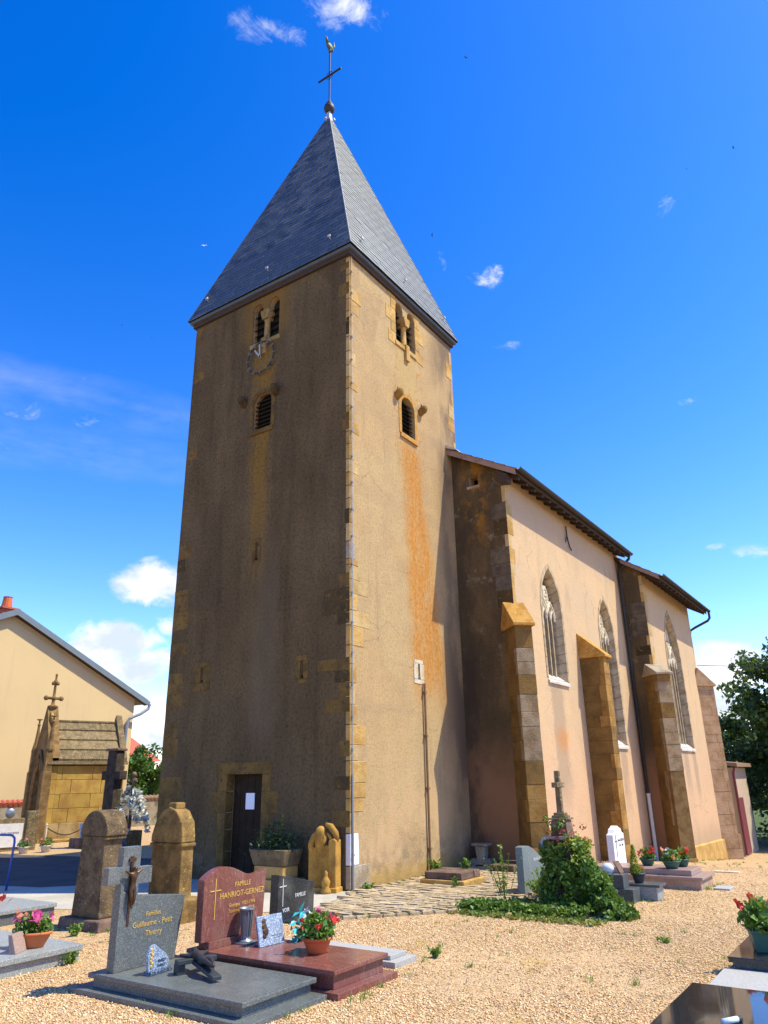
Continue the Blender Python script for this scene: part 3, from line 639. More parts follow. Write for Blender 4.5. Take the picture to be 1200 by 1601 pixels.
def belfry(fn, h, zb, zs, zc, OM, jamb):
    a, b, c, d = h; w = MB()
    root = MB().prism([(a-.05, zb-.13), (d+.05, zb-.13), (d+.05, zb), (a-.05, zb)], fn, -.30, .035).build('belfry_window', OM, church, bev=.012)
    mu = (b+c)/2; ctr = Vector(fn(mu, 0, -.07))
    s = MB(); s.lathe([(.105, zb+.02), (.105, zb+.09), (.085, zb+.12), (.075, zc-.22), (.09, zc-.2), (.09, zc-.17)], (ctr.x, ctr.y, 0), 12); s.build('colonnette', OM, root, smooth=True)
    MB().prism([(mu-.085, zc-.17), (mu+.085, zc-.17), (mu+.14, zc+.03), (mu+.14, zc+.10), (mu-.14, zc+.10), (mu-.14, zc+.03)], fn, -.27, .07).build('capital', OM, root, bev=.01)
    MB().prism([(mu-.085, zb-.42), (mu+.085, zb-.42), (mu+.085, zb+.06), (mu-.085, zb+.06)], fn, -.24, .075).build('console_block', OM, root, bev=.012)
    l = MB()
    for u0, u1 in ((a, b), (c, d)):
        for k in range(5): z = zb+.15+k*.2; l.obox(fn((u0+u1)/2, z, -.13), Vector(fn((u1-u0)/2+.05, 0, 0)), Vector(fn(0, .05, -.05)), Vector(fn(0, .008, -.004)))
    l.build('louvre', 'louvre', root)
    MB().prism([(a-.04, zb-.02), (d+.04, zb-.02), (d+.04, zs+.25), (a-.04, zs+.25)], fn, -.20, -.18).build('darkness_panel', 'black_void', root)
    if jamb:
        for s_, u in ((-1, a), (1, d)):
            z = zb-.16
            for k, hh in enumerate((.36, .30, .42, .34, .2)):
                ww = (.40, .22, .46, .25, .34)[k]*random.uniform(.85, 1.1); uu = sorted((u+s_*.004, u+s_*ww))
                MB().prism([(uu[0], z+.003), (uu[1], z+.003), (uu[1], z+hh-.003), (uu[0], z+hh-.003)], fn, -.2, .012+.004*(k % 2)).build('jamb_stone', OM, root, bev=.01); z += hh
    return root
belfry(PY, WB, 12.69, 13.74, 13.5, 'west_pale', False); belfry(PX, SB, 12.74, 13.80, 13.55, 'ochre_stone', True)
def low_window(fn, a, d, zb, zs, OM, CM):
    root = MB().prism([(a-.10, zb-.12), (d+.10, zb-.12), (d+.07, zb+.004), (a-.07, zb+.004)], fn, -.25, .05).build('arched_window', OM, church, bev=.01)
    fr = MB(); prev = None; P = [(a, zb)]+semi(a, d, zs, 12, True)+[(d, zb)]; cu = (a+d)/2; Q = []
    for (u, z) in P: Q.append((u+(-.12 if u < cu-.01 else .12 if u > cu+.01 else 0), z) if z <= zs+.001 else (cu+(u-cu)*(1+.24/(d-a)), zs+(z-zs)*(1+.24/(d-a))))
    P2 = [(u+(.004 if u > cu else -.004), z+.004*(z > zs)) for u, z in P]
    for i in range(len(P)-1): fr.prism([P2[i], P2[i+1], Q[i+1], Q[i]], fn, -.06, .014+.003*(i % 2))
    fr.build('stone_surround', OM, root)
    l = MB()
    for k in range(9): z = zb+.06+k*.115; hw = (d-a)/2 if z < zs else math.sqrt(max(((d-a)/2)**2-(z-zs)**2, .001)); l.obox(fn(cu, z, -.11), Vector(fn(hw, 0, 0)), Vector(fn(0, .045, -.055)), Vector(fn(0, .006, .006)))
    l.build('louvre', 'louvre', root); MB().prism([(a, zb)]+[(d, zb)]+semi(a, d, zs), fn, -.19, -.17).build('darkness_panel', 'black_void', root)
    for s_, u in ((-1, a-(.34 if a < 0 else .2)), (1, d+(.15 if a < 0 else .32))):
        r2 = random.Random(int(u*100)); b = MB()
        zq = zs+.20
        b.tube([fn(u, zq-.12, -.1), fn(u, zq-.03, .02), fn(u+s_*.01, zq+.03, .10), fn(u+s_*.02, zq+.07, .16), fn(u+s_*.02, zq+.07, .20)], [.085, .10, .11, .09, .05], 9)
        for e in (-.05, .05): b.tube([fn(u+e, zq+.08, .09), fn(u+e*1.3, zq+.18, .08)], [.032, .012], 6)
        b.build('carved_corbel', CM, church, smooth=True)
    return root
low_window(PY, -3.01, -2.41, 10.12, 10.84, 'shaded_ochre', 'corbel_dark'); low_window(PX, 2.21, 2.83, 10.1, 10.9, 'stain_stone', 'corbel_stone')
def slit(fn, u, z0, z1, w, dz0, dz1, m):
    r = MB(); r.prism([(u-w, z0-dz0), (u+w, z0-dz0), (u+w*.95, z0-.004), (u-w*.95, z0-.004)], fn, -.1, .012)
    r.prism([(u-w, z0), (u-.062, z0), (u-.04, z0+.1), (u-.04, z1+.002), (u-w, z1+.002)], fn, -.1, .016); r.prism([(u+w, z0), (u+w, z1+.002), (u+.04, z1+.002), (u+.04, z0+.1), (u+.062, z0)], fn, -.1, .014)
    r.prism([(u-w*.9, z1+.006), (u+w*.9, z1+.006), (u+w*.8, z1+dz1), (u-w*.8, z1+dz1)], fn, -.1, .012)
    o = r.build('arrow_slit', m, church, bev=.008); MB().prism([(u-.1, z0-.02), (u+.1, z0-.02), (u+.1, z1+.02), (u-.1, z1+.02)], fn, -.31, -.29).build('darkness_panel', 'black_void', o)
slit(PY, -2.706, 6.73, 7.15, .13, .08, .12, 'shaded_ochre'); slit(PY, -4.265, 4.06, 4.42, .28, .18, .12, 'shaded_ochre'); slit(PY, -1.25, 3.9, 4.27, .18, .09, .12, 'shaded_ochre'); slit(PX, 2.645, 4.03, 4.38, .22, .10, .09, 'pale_stone')
# clock: an open iron dial
ck = MB()
CU, CZ, CR = -2.77, 12.15, .47; n = 36
for i in range(n):
    a0, a1 = 2*math.pi*i/n, 2*math.pi*(i+1)/n
    ck.prism([(CU+CR*.92*math.cos(a0), CZ+CR*.92*math.sin(a0)), (CU+CR*math.cos(a0), CZ+CR*math.sin(a0)), (CU+CR*math.cos(a1), CZ+CR*math.sin(a1)), (CU+CR*.92*math.cos(a1), CZ+CR*.92*math.sin(a1))], PY, .085, .10)
for i in range(4): a = math.pi/4+i*math.pi/2; ck.tube([PY(CU+CR*.9*math.cos(a), CZ+CR*.9*math.sin(a), 0), PY(CU+CR*.9*math.cos(a), CZ+CR*.9*math.sin(a), .09)], .012, 6)
clock = ck.build('clock', 'iron', church)
for i in range(12):
    a = math.pi/2-i*math.pi/6; d = Vector(PY(math.cos(a), math.sin(a), 0)); p = Vector(PY(-math.sin(a), math.cos(a), 0)); b = MB()
    for o in ((-.02, .02) if i % 3 else (0,)): b.obox(Vector(PY(CU, CZ, .108))+d*CR*.94+p*o, d*.055, p*.0075, Vector((0, -.006, 0)))
    b.build('hour_mark', 'clock_mark', clock)
for nm, deg, L, w in (('minute_hand', 95, .43, .02), ('hour_hand', 128, .36, .024)):
    a = math.radians(deg); d = Vector(PY(math.cos(a), math.sin(a), 0)); p = Vector(PY(-math.sin(a), math.cos(a), 0))
    MB().obox(Vector(PY(CU, CZ, .125))+d*(L/2-.05), d*L/2, p*w, Vector((0, -.006, 0))).build(nm, 'pale_paint', clock)
# door
fr = MB().box(-3.30, -2.235, .22, .34, -.1, 2.08); door = None
dr = thing('church_door', None, None); dr.parent = church
for k in range(5):
    w = 1.025/5; MB().box(-3.28+k*w+.004, -3.28+(k+1)*w-.004, .225, .27, 0, 2.06).build('door_plank', 'door_wood', dr, bev=.005)
MB().box(-3.28, -2.255, .272, .34, -.1, 2.06).build('door_back', 'door_wood', dr)
nb = MB().box(-2.905, -2.655, .214, .222, 1.36, 1.68).build('notice', 'paper', dr)
MB().tube([(-2.36, .22, .98), (-2.36, .19, .98), (-2.36, .19, 1.1), (-2.36, .22, 1.1)], .01, 6).build('door_handle', 'iron', dr)
MB().box(-3.5, -2.05, -.28, .3, -.1, .10).build('door_step', 'ochre_stone', dr, bev=.015)
ds = thing('door_surround', None, None); ds.parent = church
MB().box(-3.62, -2.0, -.010, .22, 2.056, 2.30).build('lintel', 'shaded_ochre', ds, bev=.012)
for s, u in ((-1, -3.28), (1, -2.255)):
    z = 0
    for k, (h, w) in enumerate(((.55, .20), (.42, .22), (.33, .23), (.42, .46), (.34, .24))):
        xs = sorted((u-s*.004, u+s*w)); MB().box(xs[0], xs[1], -.008-.003*(k % 2), .22, z+.003, z+h-.003).build('jamb_stone', 'shaded_ochre', ds, bev=.012); z += h
# spire
CX, CY = -TW/2, TD/2; AP = Vector((CX, CY, APZ)); cor = [Vector((-TW-OV, -OV, TH)), Vector((OV, -OV, TH)), Vector((OV, TD+OV, TH)), Vector((-TW-OV, TD+OV, TH))]
sb = MB()
for i in range(4): sb.face([cor[i], cor[(i+1) % 4], AP])
sb.box(-TW-OV+.03, OV-.03, -OV+.03, TD+OV-.03, TH-.10, TH-.004)
spire = sb.build('spire', 'slate_plain', church)
MB().box(-TW-.07, .07, -.07, TD+.07, TH-.22, TH-.10).build('wall_plate', 'dark_wood', spire)
base = MB(); LW, LH = .15, .20
base.v = [(-.15, 0, 0), (.15, 0, 0), (.15, .27, -.006), (-.15, .27, -.006), (-.15, 0, .016), (.15, 0, .016), (.15, .27, .002), (-.15, .27, .002)]
base.f = [(4, 5, 6, 7), (0, 1, 5, 4), (1, 2, 6, 5), (3, 0, 4, 7)]; base.mi = [0]*4
sm_ = base.mesh('slate'); sm_.materials.append(M['slate']); many = MB()
for fi in range(4):
    P0, P1 = cor[fi], cor[(fi+1) % 4]; mid = (P0+P1)/2; up = (AP-mid); L = up.length; up.normalize(); rt = (P1-P0).normalized(); nn = rt.cross(up)
    Wd = (P1-P0).length; rows = int(L*.965/.165); cnt = 0
    for r in range(rows):
        t = r*.165/L; w = Wd*(1-t)+.03; off = -(.155 if r % 2 else 0)+random.uniform(-.01, .01); x = -math.ceil((w/2)/.31)*.31+off
        while x < w/2:
            a0, a1 = max(x+.004, -w/2), min(x+.306, w/2); w2 = Wd*(1-(t+.27/L))/2
            if a1-a0 > .05:
                o = mid+up*(r*.165-.02)+nn*random.uniform(.008, .014)
                if a1-a0 > .295 and fi in (0, 1) and cnt < 150 and abs(x) < w2-.35:
                    ob = link('slate', sm_, None, spire); c = o+rt*(x+.155); ob.matrix_world = Matrix(((rt.x, up.x, nn.x, c.x), (rt.y, up.y, nn.y, c.y), (rt.z, up.z, nn.z, c.z), (0, 0, 0, 1))); cnt += 1
                else:
                    b0, b1 = max(a0, -w2-.015), min(a1, w2+.015)
                    if b1 > b0:
                        q = [o+rt*a0, o+rt*a1, o+rt*b1+up*.27-nn*.02, o+rt*b0+up*.27-nn*.02]; k = len(many.v)
                        many.v += [tuple(p) for p in q]+[tuple(p+nn*.014) for p in q]; many.f += [(k+4, k+5, k+6, k+7), (k, k+1, k+5, k+4), (k+1, k+2, k+6, k+5), (k+3, k, k+4, k+7)]; many.mi += [0]*4
            x += .31
many.build('upper_slates', 'slate', spire, kind='stuff')
for i in range(4): MB().tube([cor[i]+(AP-cor[i])*t+(cor[i]+(AP-cor[i])*t-Vector((CX, CY, TH-6))).normalized()*.012 for t in (0, .96)], .022, 6).build('hip_strip', 'slate_plain', spire)
hk = MB().tube([(0, 0, 0), (.04, 0, .01), (.09, 0, .05)], [.014, .012, .01], 5).box(.07, .10, -.04, .04, .03, .09).mesh('roof_hook'); hk.materials.append(M['lead'])
for fi, us in ((0, (.10, .5, .87)), (1, (.12, .5, .9))):
    P0, P1 = cor[fi], cor[(fi+1) % 4]; out = Vector((0, -1, 0)) if fi == 0 else Vector((1, 0, 0))
    for k, u in enumerate(list(us)+[.5]):
        t = .065 if k < 3 else .955; c = P0+(P1-P0)*u; c = c+(AP-c)*t
        if k < 3: c = P0+(P1-P0)*(.5+(u-.5)*1.0); c = c+((P0+P1)/2+(AP-(P0+P1)/2)-(P0+P1)/2)*t
        ob = link('roof_hook', hk, None, spire, loc=c); ob.rotation_euler.z = math.atan2(out.y, out.x)
fin = thing('finial', None, None, (CX, CY, 0)); fin.parent = church
MB().lathe([(.34, 21.62), (.24, 21.95), (.15, 22.3), (.10, 22.7), (.085, 22.9)], seg=4).build('lead_cap', 'lead', fin)
MB().lathe([(.05, 22.88), (.09, 22.9), (.165, 22.99), (.185, 23.08), (.165, 23.19), (.10, 23.25), (.12, 23.28), (.10, 23.33), (.05, 23.38), (.04, 23.46)], seg=16).build('ball', 'iron', fin, smooth=True)
MB().tube([(0, 0, 23.4), (0, 0, 25.75)], .03, 8).build('pole', 'iron', fin)
MB().obox((0, 0, 24.62), (.49, 0, 0), (0, .022, 0), (0, 0, .026)).build('cross_arm', 'iron', fin)
rg = MB()
for s in (-1, 1):
    for z in (-.1, .1): rg.tube([(s*.03, 0, 24.62+z*1.5), (s*.10, 0, 24.62+z*1.2), (s*.14, 0, 24.62+z*.4)], .012, 5)
rg.build('scroll', 'iron', fin)
co = MB(); co.ball((0, 0, 25.95), .105, 10, 8, sx=.75, sy=1.9, sz=1.5); co.tube([(0, -.13, 26.02), (0, -.19, 26.16), (0, -.2, 26.24)], [.06, .04, .025], 8); co.tube([(0, .12, 26.0), (0, .22, 26.2), (0, .22, 26.45)], [.05, .05, .008], 6); co.tube([(0, -.21, 26.23), (0, -.29, 26.21)], [.02, .004], 6); co.tube([(0, 0, 25.7), (0, 0, 25.9)], .05, 8)
co.build('weathercock', 'copper_green', fin, smooth=True)
# lightning conductor and pipe on the south face
lc = MB(); lc.tube([(.035, .05, TH-.15), (.035, .05, 1.3)], .010, 6); lcond = lc.build('lightning_conductor', 'zinc', church)
MB().tube([(.035, .05, 2.0), (.035, .05, .02)], .020, 8).build('conductor_sleeve', 'zinc', lcond)
cl = MB().box(0, .05, -.014, .03, -.018, .018).mesh('clip'); cl.materials.append(M['zinc'])
for k in range(22): link('clip', cl, None, lcond, loc=(.005, .045, .6+k*.62))
pp = MB().tube([(.05, 2.80, 3.95), (.05, 2.78, .05)], .026, 8).build('thin_pipe', 'rust_pipe', church)
cm = MB().box(0, .085, -.04, .04, -.02, .02).mesh('bracket'); cm.materials.append(M['rust_pipe'])
for z in (.5, 1.7, 2.8, 3.75): link('bracket', cm, None, pp, loc=(0, 2.79, z))
# nave and chancel walls
def arch(s, y0, y1, zs, zp, d):                             # s 0..1 along a pointed arch; d widens it
    w = y1-y0; R = w+d; cz = zp; ya, yb = y0-d, y1+d; top = math.acos((w/2)/R)
    La, Lb = zp-zs, R*top; T = 2*La+2*Lb; p = s*T
    if p <= La: return (ya, zs+p)
    if p <= La+Lb: a = math.pi-(p-La)/R; return (y1+R*math.cos(a), cz+R*math.sin(a))
    if p <= La+2*Lb: a = top-(p-La-Lb)/R; return (y0+R*math.cos(a), cz+R*math.sin(a))
    return (yb, zs+T-p)
LWIN = [(6.62, 7.98, 4.33, 6.26, 4), (11.3, 12.66, 2.80, 6.22, 4)]; CWIN = [(16.25, 18.25, 2.80, 5.95, 5)]
def hole(w): return [arch(i/40, *w[:4], 0) for i in range(41)]
bm = wall_panel('nave', [(DN, -1.6), (D2+.3, -1.6), (D2+.3, 9.55), (DN, 9.55)], [hole(w) for w in LWIN], lambda u, v, d: (N+d, u, v), None, None)
def quad(bm, pts): bm.faces.new([bm.verts.new(p) for p in pts])
wp = wall_panel('nw', [(0, -.6), (N, -.6), (N, 9.53), (0, 10.38)], [[(.48, 9.34), (.78, 9.34), (.78, 9.65), (.48, 9.65)]], lambda u, v, d: (u, DN-d, v), None, None, [.4])
wp.to_mesh(tmp); wp.free(); bm.from_mesh(tmp)
quad(bm, [(-TW, DN, -.6), (-6.97, DN, -.6), (-6.97, DN, 9.53), (-TW, DN, 10.38)]); quad(bm, [(-6.97, DN, -1), (-6.97, E2, -1.6), (-6.97, E2, 9.53), (-6.97, DN, 9.53)])
nave = bm_obj('nave_wall', bm, 'nave_render', church)
MB().box(.44, .82, DN-.012, DN+.1, 9.26, 9.335).box(.2, .3, DN+.42, DN+.44, 9, 10).build('vent_sill', 'grey_stone', nave)
bm = wall_panel('ch', [(D2, -1.8), (E2, -1.8), (E2, 8.72), (D2, 8.72)], [hole(w) for w in CWIN], lambda u, v, d: (N2+d, u, v), None, None)
quad(bm, [(N-.3, D2, -1.6), (N2, D2, -1.6), (N2, D2, 8.70), (N-.3, D2, 9.35)]); quad(bm, [(N2, E2, -1.8), (-6.97, E2, -1.8), (-6.97, E2, 9.5), (-2.7, E2, 11.7), (N2, E2, 8.72)])
chan = bm_obj('chancel_wall', bm, 'nave_render', church)
# a dark loft keeps daylight out of the hollow shell
MB().box(-6.9, N-.4, 5.2, E2-.1, 9.0, 9.04).box(-6.9, -6.6, 5.2, E2-.2, -1.5, 9).box(-5.0, -4.8, 5.2, E2-.2, -1.5, 9).build('nave_ceiling', 'dark_wood', nave)
def nave_quoins(x, y, zr, parent, wl, sl, m='ochre_stone'):
    z = zr[0]; k = 0
    while z < zr[1]:
        h = random.uniform(.3, .5); a, b = (wl[0], sl[1]) if k % 2 else (wl[1], sl[0]); p = random.uniform(.006, .014)
        MB().box(x-a*random.uniform(.8, 1.2), x+p, y-p, y+b*random.uniform(.8, 1.2), z+.004, min(z+h, zr[1])-.004).build('quoin_stone', random.choice((m, m, 'grey_stone', 'buttress_shaded')), parent, bev=.012); z += h; k += 1
def nq(x, y, z0, z1, parent, wl):
    z = z0
    while z < z1:
        h = min(random.uniform(.3, .48), z1-z); w = random.choice(wl); p = random.uniform(.004, .010)
        MB().prism([(y-.004, z+.004), (y+w, z+.006), (y+w+random.uniform(-.02, .02), z+h-.006), (y-.004, z+h-.004)], PX, x-.1, x+p).build('quoin_stone', random.choices(('pale_ochre', 'ochre_stone'), (2, 1))[0], parent, bev=.01)
        if random.random() < .55: w = random.uniform(.25, .6); MB().prism([(x-w, z+.006), (x+.003, z+.004), (x+.003, z+h-.004), (x-w+.02, z+h-.006)], PY, -y-.1, -y+p).build('quoin_stone', random.choice(('west_grey_stone', 'shaded_ochre_dark', 'grey_west')), parent, bev=.01)
        z += h
nq(N, DN, 5.9, 9.3, nave, (.16, .26, .34)); nq(N2, D2, 5.4, 8.55, chan, (.2, .35, .45))
def lancet(X, w, nl, parent):
    y0, y1, zs, zp = w[:4]; P = lambda s, d, x: Vector((x, *arch(s, y0, y1, zs, zp, d)))
    root = thing('lancet_window', None, None); root.parent = church
    fr = MB(); back = MB(); nb = 26
    for k in range(nb):
        a, b = k/nb+.0012, (k+1)/nb-.0012
        ss = [a, (a+b)/2, b]
        for s, t in zip(ss, ss[1:]):
            fr.face([P(s, .11, X+.016), P(t, .11, X+.016), P(t, 0, X+.016), P(s, 0, X+.016)]); fr.face([P(s, 0, X+.016), P(t, 0, X+.016), P(t, -.09, X-.15), P(s, -.09, X-.15)]); fr.face([P(s, -.09, X-.15), P(t, -.09, X-.15), P(t, -.12, X-.34), P(s, -.12, X-.34)]); fr.face([P(s, .11, X-.02), P(t, .11, X-.02), P(t, .11, X+.016), P(s, .11, X+.016)])
    for k in range(60):
        s, t = k/60, (k+1)/60; back.face([P(s, .11, X+.008), P(t, .11, X+.008), P(t, -.005, X+.008), P(s, -.005, X+.008)]); back.face([P(s, .002, X+.008), P(t, .002, X+.008), P(t, -.088, X-.16), P(s, -.088, X-.16)])
    fr.build('stone_frame', 'window_stone', root); back.build('frame_joint', 'mortar', root)
    pane = bmesh.new(); fs = pane.faces.new([pane.verts.new(P(i/40, -.09, X-.24)) for i in range(41)]); bmesh.ops.triangulate(pane, faces=[fs]); bm_obj('glass_pane', pane, 'glass_dark', root)
    MB().hull8([(X-.3, y0+.04, zs-.02), (X+.05, y0-.06, zs-.14), (X+.05, y1+.06, zs-.14), (X-.3, y1-.04, zs-.02), (X-.3, y0+.04, zs+.22), (X+.05, y0-.06, zs-.07), (X+.05, y1+.06, zs-.07), (X-.3, y1-.04, zs+.22)]).build('window_sill', 'pale_sill', root, bev=.006)
    ya, yb = y0+.10, y1-.10; lw = (yb-ya)/nl; zt = zp-.25
    for k in range(1, nl):
        y = ya+lw*k; MB().box(X-.23, X-.15, y-.03, y+.032, zs+.05, zt+(.0 if k != nl//2 else .05)).build('mullion', 'window_stone', root)
    br = MB(); z = zs+.35
    while z < zt: br.box(X-.225, X-.212, ya, yb, z-.010, z+.010); z += .24
    nb2 = int((yb-ya)/.09)
    for k in range(nb2): br.box(X-.228, X-.217, ya+(k+.5)*(yb-ya)/nb2-.006, ya+(k+.5)*(yb-ya)/nb2+.006, zs+.1, zt+.2)
    br.build('saddle_bars', 'mesh_grey', root)
    tr = MB(); xt = X-.18; rr = .05
    def poly(pts, r=rr): tr.tube([Vector((xt, y, z)) for y, z in pts], r, 6)
    for k in range(nl):                                     # little pointed heads
        a, b = ya+lw*k, ya+lw*(k+1); m = (a+b)/2; poly([(a, zt), (a+lw*.12, zt+lw*.5), (m, zt+lw*.95), (b-lw*.12, zt+lw*.5), (b, zt)], .04)
    ym = (y0+y1)/2; H = zp+(y1-y0)*.866
    for s in (-1, 1):
        e = ya if s < 0 else yb; q = (e+ym)/2; hw = abs(ym-e)/2
        poly([(e, zt+.1), (e+(-s)*hw*.25, zt+hw*1.0), (q, zt+hw*1.75), (ym-(-s)*hw*.25, zt+hw*1.0), (ym, zt+.1)])
        cz = zt+hw*1.02; poly([(q+hw*.34*math.cos(t), cz+hw*.36*math.sin(t)) for t in np.linspace(0, 6.283, 13)], .036)
        poly([(ym, zt+hw*1.1), (ym+s*hw*.55, zt+hw*2.0), (ym+s*hw*.35, zt+hw*2.75), (ym, zt+hw*3.15)])
    cz = zt+hw*2.1; poly([(ym+hw*.42*math.cos(t), cz+hw*.5*math.sin(t)) for t in np.linspace(0, 6.283, 13)], .042)
    for t in (.785, 2.356, 3.927, 5.498): poly([(ym+hw*.42*math.cos(t), cz+hw*.5*math.sin(t)), (ym+hw*.12*math.cos(t), cz+hw*.14*math.sin(t))], .045)
    tr.build('tracery', 'pale_stone', root)
for w in LWIN: lancet(N, w, w[4], nave)
for w in CWIN: lancet(N2, w, w[4], chan)
# roofs
def roof_slab(name, y0, y1, x0, x1, ztop, parent):          # ztop(x)
    return MB().hull8([(x0, y0, ztop(x0)-.14), (x1, y0, ztop(x1)-.14), (x1, y1, ztop(x1)-.14), (x0, y1, ztop(x0)-.14), (x0, y0, ztop(x0)-.02), (x1, y0, ztop(x1)-.02), (x1, y1, ztop(x1)-.02), (x0, y1, ztop(x0)-.02)]).build(name, 'dark_wood', parent)
zn = lambda x: 10.52-.55*x; zc = lambda x: 8.96-.63*(x-2.14)
nr = roof_slab('nave_roof', DN-.22, D2+.12, -2.72, 1.96, zn, church); roof_slab('north_slope', DN-.22, E2+.3, -2.72, -7.4, lambda x: 10.52+.55*2.72*2+.55*x, nr)
cr = roof_slab('chancel_roof', D2-.22, E2+.42, N-.2, 3.0, zc, church); roof_slab('upper_slope', D2+.13, E2+.42, -2.72, N-.2, lambda x: zn(x)-.14, cr)
MB().hull8([(-.02, DN-.235, 10.36), (1.97, DN-.235, 9.265), (1.97, DN-.2, 9.265), (-.02, DN-.2, 10.36), (-.02, DN-.235, 10.53), (1.97, DN-.235, 9.435), (1.97, DN-.2, 9.435), (-.02, DN-.2, 10.53)]).build('barge_board', 'pink_board', nr)
MB().hull8([(N+.2, D2-.235, zc(N+.2)-.16), (3.0, D2-.235, zc(3.)-.16), (3.0, D2-.2, zc(3.)-.16), (N+.2, D2-.2, zc(N+.2)-.16), (N+.2, D2-.235, zc(N+.2)), (3.0, D2-.235, zc(3.)), (3.0, D2-.2, zc(3.)), (N+.2, D2-.2, zc(N+.2))]).build('barge_board', 'pink_board', cr)
def tiles(y0, y1, x0, x1, zt, parent, nm):
    t = MB(); k = 0; L = abs(x1-x0); n = int(L/.3)
    for i in range(n):
        xa = x0+(x1-x0)*i/n; xb = x0+(x1-x0)*(i+1.12)/n
        for s in (y0, ):
            y = s
            while y < y1: t.hull8([(xa, y, zt(xa)-.015), (xb, y, zt(xb)-.012), (xb, y+.235, zt(xb)-.012), (xa, y+.235, zt(xa)-.015), (xa, y, zt(xa)+.0), (xb, y, zt(xb)+.022), (xb, y+.235, zt(xb)+.022), (xa, y+.235, zt(xa)+.0)]); y += .24
    t.build(nm, 'brown_tile', parent, kind='stuff')
tiles(DN-.25, D2+.1, -2.72, 2.0, zn, nr, 'roof_tiles'); tiles(D2-.25, E2+.4, N-.1, 3.04, zc, cr, 'roof_tiles')
MB().hull8([(-.05, DN-.3, 10.56), (.35, DN-.3, 10.37), (.35, DN+.1, 10.37), (-.05, DN+.1, 10.56), (-.05, DN-.3, 10.66), (.35, DN-.3, 10.40), (.35, DN+.1, 10.40), (-.05, DN+.1, 10.66)]).build('lead_flashing', 'lead', nr)
ra = MB().hull8([(N-.1, -.045, zn(N-.1)-.27), (1.93, -.045, zn(1.93)-.24), (1.93, .045, zn(1.93)-.24), (N-.1, .045, zn(N-.1)-.27), (N-.1, -.045, zn(N-.1)-.142), (1.93, -.045, zn(1.93)-.142), (1.93, .045, zn(1.93)-.142), (N-.1, .045, zn(N-.1)-.142)]).mesh('rafter'); ra.materials.append(M['dark_wood'])
for k in range(18): link('rafter', ra, None, nr, loc=(0, DN+.1+k*.53, 0))
rb = MB().hull8([(N2-.1, -.045, zc(N2-.1)-.27), (2.95, -.045, zc(2.95)-.24), (2.95, .045, zc(2.95)-.24), (N2-.1, .045, zc(N2-.1)-.27), (N2-.1, -.045, zc(N2-.1)-.142), (2.95, -.045, zc(2.95)-.142), (2.95, .045, zc(2.95)-.142), (N2-.1, .045, zc(N2-.1)-.142)]).mesh('rafter'); rb.materials.append(M['dark_wood'])
for k in range(14): link('rafter', rb, None, cr, loc=(0, D2+.1+k*.53, 0))
MB().hull8([(1.50, DN-.2, 9.16), (1.72, DN-.2, 9.12), (1.72, DN+.05, 9.12), (1.50, DN+.05, 9.16), (1.45, DN-.2, 9.5), (1.72, DN-.2, 9.36), (1.72, DN+.05, 9.36), (1.45, DN+.05, 9.5)]).build('eave_block', 'dark_wood', nr)
def gutter(x, z, y0, y1, parent):
    p = [(x+.075*math.cos(a), z+.075*math.sin(a)) for a in np.linspace(math.pi, 2*math.pi, 8)]; q = [(x+.062*math.cos(a), z+.062*math.sin(a)) for a in np.linspace(2*math.pi, math.pi, 8)]
    MB().prism(p+q, lambda u, v, d: (u, d, v), y0, y1).build('gutter', 'dark_zinc', parent)
gutter(2.06, 9.44, DN-.24, D2+.2, nr); gutter(3.1, 8.42, D2-.24, E2+.45, cr)
dp = MB().tube([(2.06, D2-.05, 9.36), (2.02, D2-.06, 9.2), (1.66, D2-.10, 8.85), (1.62, D2-.10, 8.7), (1.62, D2-.10, 1.25)], .05, 8).build('downpipe', 'dark_zinc', church)
MB().tube([(1.625, D2-.10, 1.3), (1.64, D2-.12, -.7)], .06, 10).tube([(1.625, D2-.10, 1.27), (1.625, D2-.10, 1.33)], .07, 10).build('cast_foot', 'white_pipe', dp)
MB().tube([(3.1, E2+.36, 8.36), (3.1, E2+.36, 8.1), (3.02, E2+.3, 7.98), (2.5, E2+.12, 7.72), (2.3, E2+.08, 7.6), (2.25, E2+.08, 7.3), (2.25, E2+.08, -.9)], .05, 8).build('downpipe', 'dark_zinc', church)
MB().tube([(N+.05, 9.03, 9.16), (N+.05, 9.03, 8.9), (N+.06, 9.05, 8.7), (N+.05, 9.2, 8.5), (N+.05, 9.32, 8.44)], .022, 6).tube([(N+.06, 9.03, 8.86), (N+.06, 8.92, 8.72), (N+.05, 8.88, 8.6)], .018, 6).build('wall_anchor', 'iron', church)
